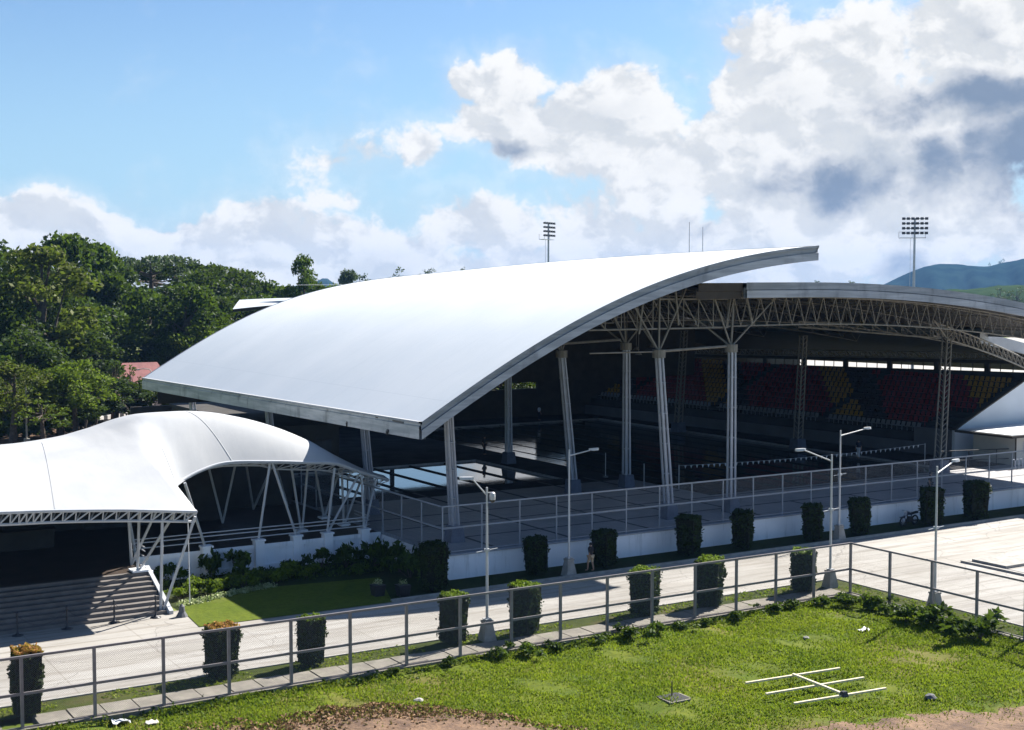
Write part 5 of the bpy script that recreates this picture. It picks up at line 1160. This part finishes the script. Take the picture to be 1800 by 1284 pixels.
# tall shrubs in front of the plinth wall
for i, (x, y, s, zs) in enumerate(((22.0, 71.3, 1.2, 1.1), (24.3, 71.2, 1.3, 1.4), (25.6, 71.0, 1.5, 1.25), (28.6, 70.6, 1.0, .8), (30.4, 70.4, 1.3, 1.1), (31.8, 70.0, 1.5, 1.2), (33.2, 69.2, 1.6, 1.3), (33.9, 67.4, 1.6, 1.3), (33.6, 65.6, 1.5, 1.2), (33.8, 64.0, 1.4, 1.2), (31.6, 67.8, 1.1, .8))):
    bush(x, y, 0, s, M['weed'] if i else M['leaf_mid'], 'dark leafy shrub along the terrace plinth wall, %s %s' % (ordn[i], L_), 'shrubs along the plinth wall', rz=i, zs=zs)
k = 0
for j in range(14):
    x = 21.2 + j * .62; y = 67.6 + .10 * j + .9 * ((j * 7) % 3 - 1) * .5
    bush(x, y, 0, .85 + .25 * ((j * 5) % 4) / 3, M['leaf_light'], 'sunlit green garden plant in the bed behind the lawn, %s %s' % (ordn[j], L_), 'garden plants in the bed', 'garden_plant', 'plant', j)
pts = [(20.75 + u * 5.6, 65.75 + u * 1.75 + rng.normal() * .14, .05, .28) for u in np.linspace(0, 1, 60)]
o = link_mesh('border_planting', quad_mesh('border_planting', leaf_arrays(crown_points(pts, 500, .8), .09, .1)), M['flower']); tag(o, kind='stuff')
pts = [(20.9 + rng.random() * 12.3, 68.0 + rng.random() * 3.6, .05, .35) for u in range(150)]
o = link_mesh('bed_ground_cover', quad_mesh('bed_ground_cover', leaf_arrays(crown_points(pts, 170, .8), .12, .1)), M['weed']); tag(o, kind='stuff')
for i, (x, y, lab, lf) in enumerate(((30.2, 62.6, 'dark square planter with white flowers on the shaded lawn edge, left one', 'flower'), (31.3, 61.9, 'small planter with pale leaves on the shaded lawn edge, right one', 'flower'))):
    o = empty('planter', (x, y, .02)); o.scale = (.72, .72, .72); tag(o, lab, 'planter'); b = MB(); b.hexa([(-.35, -.35, 0), (.35, -.35, 0), (.35, .35, 0), (-.35, .35, 0)], [(-.45, -.45, .8), (.45, -.45, .8), (.45, .45, .8), (-.45, .45, .8)]); b.build('box', M['dark_metal'], o)
    P = crown_points([(0, 0, .95, .35)], 900, .9); link_mesh('plant', quad_mesh('plant', leaf_arrays(P, .08)), M[lf], o)
b = MB(); b.lathe([(.30, 0), (.16, .25), (.14, .5), (.02, .62)], n=10); o = b.build('garden_rock', M['grey_wall'], None, (20.15, 63.6, 0)); tag(o, 'small pointed grey stone at the corner of the sunlit lawn', 'stone')
# weeds along the foot of the fence
wd = [(24.6, 49.5, .5), (27.2, 49.4, .6), (29.6, 49.3, .9), (30.8, 49.0, 1.0), (32.4, 49.2, .8), (34.8, 49.1, .8), (36.4, 49.0, 1.1), (37.8, 48.9, .9), (39.4, 49.1, .8), (41.0, 49.2, .7), (43.0, 49.3, .8), (45.2, 49.2, .9), (46.6, 49.4, .8), (48.3, 49.0, 1.0), (49.6, 48.6, 1.1), (50.3, 47.5, 1.4), (50.2, 46.4, 1.1), (49.9, 44.9, 1.4), (50.3, 43.6, 1.6), (50.0, 42.3, 1.4), (50.1, 40.8, 1.9)]
for i, (x, y, s) in enumerate(wd):
    bush(x, y, lot_z(x, y), s, M['weed'], 'leafy dark weed at the foot of the mesh fence, %s %s' % ((ordn + ['twenty-first'])[i], L_), 'weeds along the fence foot', 'weed', 'weed', i, .75)
pts = [(x, 49.55 + rng.normal() * .25, -.05, rng.uniform(.15, .34)) for x in np.arange(8, 51, .22)] + [(50.9 + rng.normal() * .2, y, -.05, rng.uniform(.15, .32)) for y in np.arange(36, 50, .3)]
o = link_mesh('weed_strip', quad_mesh('weed_strip', leaf_arrays(crown_points(pts, 230, .8), .10, .1)), M['weed']); tag(o, kind='stuff')
# grass blades over the lot
def blades(name, n, xr_, yr_, keep, mat, hgt, wid):
    x = rng.uniform(*xr_, n); y = rng.uniform(*yr_, n); k = keep(x, y); x, y = x[k], y[k]; n = len(x)
    z = np.array([lot_z(a, c) for a, c in zip(x, y)]) - .01
    an = rng.uniform(0, 2 * math.pi, n); hh = hgt * rng.uniform(.5, 1.5, n); le = rng.normal(size=(n, 2)) * hh[:, None] * .45
    d = np.stack([np.cos(an), np.sin(an), np.zeros(n)], 1) * (wid * rng.uniform(.6, 1.4, n))[:, None]
    P = np.stack([x, y, z], 1); top = P + np.stack([le[:, 0], le[:, 1], hh], 1)
    V = np.stack([P - d, P + d, top + d * .35, top - d * .35], 1).reshape(-1, 3)
    o = link_mesh(name, quad_mesh(name, V), mat); tag(o, kind='stuff'); return o
def vis(x, y): a = np.degrees(np.arctan2(y, x)); return (a > 34) & (a < 83) & (y < 49.9) & (x < 51.3)
se = np.vectorize(soil_edge)
blades('grass', 230000, (6, 51.3), (29, 49.9), lambda x, y: vis(x, y) & (y > se(x) + rng.normal(size=len(x)) * .35) & ((np.sin(x * .9 + y * .5) + np.sin(y * 1.1 - x * .45) + np.sin(x * 2.9 + 1.3 * y) * .8 + rng.normal(size=len(x)) * .7) > -1.2), M['grass'], .085, .030)
blades('dry_grass', 24000, (6, 51.3), (29, 49.9), lambda x, y: vis(x, y) & (np.abs(y - se(x)) < 1.5 + rng.random(len(x))), M['grass_dry'], .09, .03)
def vb(x, y): return (np.degrees(np.arctan2(y, x)) > 34)
pts = [(x, rng.uniform(51.75, 52.9), .02, rng.uniform(.12, .22)) for x in np.arange(8, 51, .07) if math.sin(x * .8 + 1) > -.7]
o = link_mesh('verge_grass', quad_mesh('verge_grass', leaf_arrays(crown_points(pts, 380, .8), .08, .0)), M['grass']); tag(o, kind='stuff')
pts = [(rng.uniform(51.7, 53.0), y, .02, rng.uniform(.12, .2)) for y in np.arange(34, 51.5, .06)]
o = link_mesh('corner_verge_grass', quad_mesh('corner_verge_grass', leaf_arrays(crown_points(pts, 300, .8), .08, .0)), M['grass']); tag(o, kind='stuff')
# dead leaves and rubble on the bare soil
n = 2600; x = rng.normal(21.5, 3.2, n); y = se(x) - np.abs(rng.normal(0, 1.1, n)) + .4; z = np.array([lot_z(a, c) for a, c in zip(x, y)]) + .05
M['dead_leaf'] = leaf_mat('dead_leaves', (.10, .045, .022), (.28, .16, .085), .1, 2)
o = link_mesh('dead_leaves', quad_mesh('dead_leaves', leaf_arrays(np.stack([x, y, z], 1), .10, .6)), M['dead_leaf']); tag(o, kind='stuff')

# ================================================================= SMALL THINGS ON THE LOT
o = empty('wooden_rack', (38.1, 38.9, .08)); tag(o, 'pale painted wooden rack of three long bars and one cross bar lying in the grass', 'wooden rack')
for a, c in (((-2.25, 1.65, 0), (2.5, 1.2, 0)), ((-2.55, .12, 0), (2.35, -.3, 0)), ((-2.45, -1.35, 0), (2.0, -1.8, 0))):
    b = MB(); b.bar((a[0], a[1], .05), (c[0], c[1], .05), .10, .07); b.build('long_bar', M['timber'], o)
b = MB(); b.bar((.05, 1.38, .13), (-.15, -1.5, .13), .10, .07); b.build('cross_bar', M['timber'], o)
b = MB(); b.hexa([(-.26, -1.75, .02), (.0, -1.78, .02), (.02, -1.5, .02), (-.24, -1.48, .02)], [(-.22, -1.7, .22), (-.02, -1.72, .22), (-.02, -1.54, .22), (-.2, -1.52, .22)]); b.build('weight', M['dark_metal'], o)
o = empty('inspection_pit', (32.5, 40.9, lot_z(32.5, 40.9) - .02)); o.scale = (.85, .85, .8); tag(o, 'small square concrete-edged pit in the grass with a dark stake', 'pit')
b = MB(); b.box(-.7, .5, -.60, -.52, 0, .07); b.box(-.68, -.60, -.52, .3, 0, .08); b.box(.60, .67, -.4, .5, 0, .05); b.build('edge', M['gutter'], o)
b = MB(); b.box(-.58, .58, -.5, .6, .0, .05); b.build('hole', M['black_rubber'], o)
b = MB(); b.tube((.1, .3, 0), (.1, .3, .75), .035, n=6); b.build('stake', M['dark_metal'], o)
def rag(x, y, s, label, mat, name, cat):
    b = MB(); g = [[(i * .12 * s + rng.normal() * .02, j * .12 * s + rng.normal() * .02, abs(rng.normal()) * .09 * s + .05) for i in range(6)] for j in range(5)]; b.grid(g); g2 = [[(p[0], p[1], p[2] - .03) for p in r] for r in g]; b.grid(g2, flip=True)
    o = b.build(name, mat, None, (x, y, lot_z(x, y)), smoothf=True); tag(o, label, cat)
rag(46.5, 44.5, .8, 'crumpled white plastic bag lying in the grass near the fence corner', M['plastic'], 'plastic_bag', 'litter')
rag(12.9, 49.0, 1.1, 'crumpled white sheet at the bottom left by the fence foot', M['plastic'], 'plastic_sheet', 'litter')
rag(14.0, 48.4, .7, 'small pinkish rag beside the white sheet at the bottom left', M['cream'], 'rag', 'litter')
def stone(x, y, r, label, mat):
    bm = bmesh.new(); bmesh.ops.create_icosphere(bm, subdivisions=2, radius=r)
    for v in bm.verts: v.co *= 1 + rng.normal() * .12; v.co.z *= .6
    me = bpy.data.meshes.new('stone'); bm.to_mesh(me); bm.free(); o = link_mesh('stone', me, mat, None, (x, y, lot_z(x, y) + r * .3)); tag(o, label, 'stone')
stone(41.2, 35.8, .22, 'grey stone on the grass right of the wooden rack', M['grey_wall'])
stone(43.6, 45.2, .16, 'pale stone in the grass behind the plastic bag', M['pale_concrete'])
stone(24.0, 46.2, .2, 'pale flat stone at the edge of the dead leaves', M['pale_concrete'])
# backstroke flags over the pool
o = empty('backstroke_flags', (61.0, 76.4, DZ)); tag(o, 'line of small white pennants strung over the near end of the big pool', 'flags')
for x in (0, 25.7): b = MB(); b.tube((x, 0, 0), (x, 0, 1.75), .035, n=7); b.build('post', M['white_metal'], o)
zc = lambda x: 1.70 - .22 * (1 - ((x - 12.85) / 12.85) ** 2)
b = MB(); b.path([(k * 25.7 / 24, 0, zc(k * 25.7 / 24)) for k in range(25)], .012, 5); b.build('line', M['white_metal'], o)
for k in range(46):
    b = MB(); x = .6 + k * .54; z = zc(x); b.add([(x - .10, 0, z), (x + .10, 0, z), (x, .02, z - .26), (x - .10, .015, z), (x + .10, .015, z)], [(0, 1, 2), (4, 3, 2)]); b.build('pennant', M['plastic'], o)
for i, (x, y) in enumerate(((58.6, 77.4), (59.9, 84.0))):
    o = empty('depth_post', (x, y, DZ)); tag(o, ('thin white post on the deck between the two pools, nearer one', 'thin white post on the deck between the two pools, farther one')[i], 'post'); b = MB(); b.tube((0, 0, 0), (0, 0, 1.9), .03, n=6); b.build('pole', M['white_metal'], o); b = MB(); b.box(-.15, .15, -.15, .15, 0, .12); b.build('base', M['grey_wall'], o)

# ================================================================= HAZE
b = MB(); b.box(-600, 3400, -600, 3400, -4.0, 118)
hz_ = b.mesh('haze'); hm = bpy.data.materials.new('haze'); hm.use_nodes = True; ht = hm.node_tree; ht.nodes.clear()
ho = nd(ht, 'ShaderNodeOutputMaterial'); pv_ = nd(ht, 'ShaderNodeVolumePrincipled'); pv_.inputs['Color'].default_value = (.25, .50, .95, 1); pv_.inputs['Density'].default_value = .00009; pv_.inputs['Anisotropy'].default_value = 0.0
link(ht, pv_.outputs[0], ho.inputs['Volume'])
o = link_mesh('haze', hz_, hm); tag(o, kind='stuff')
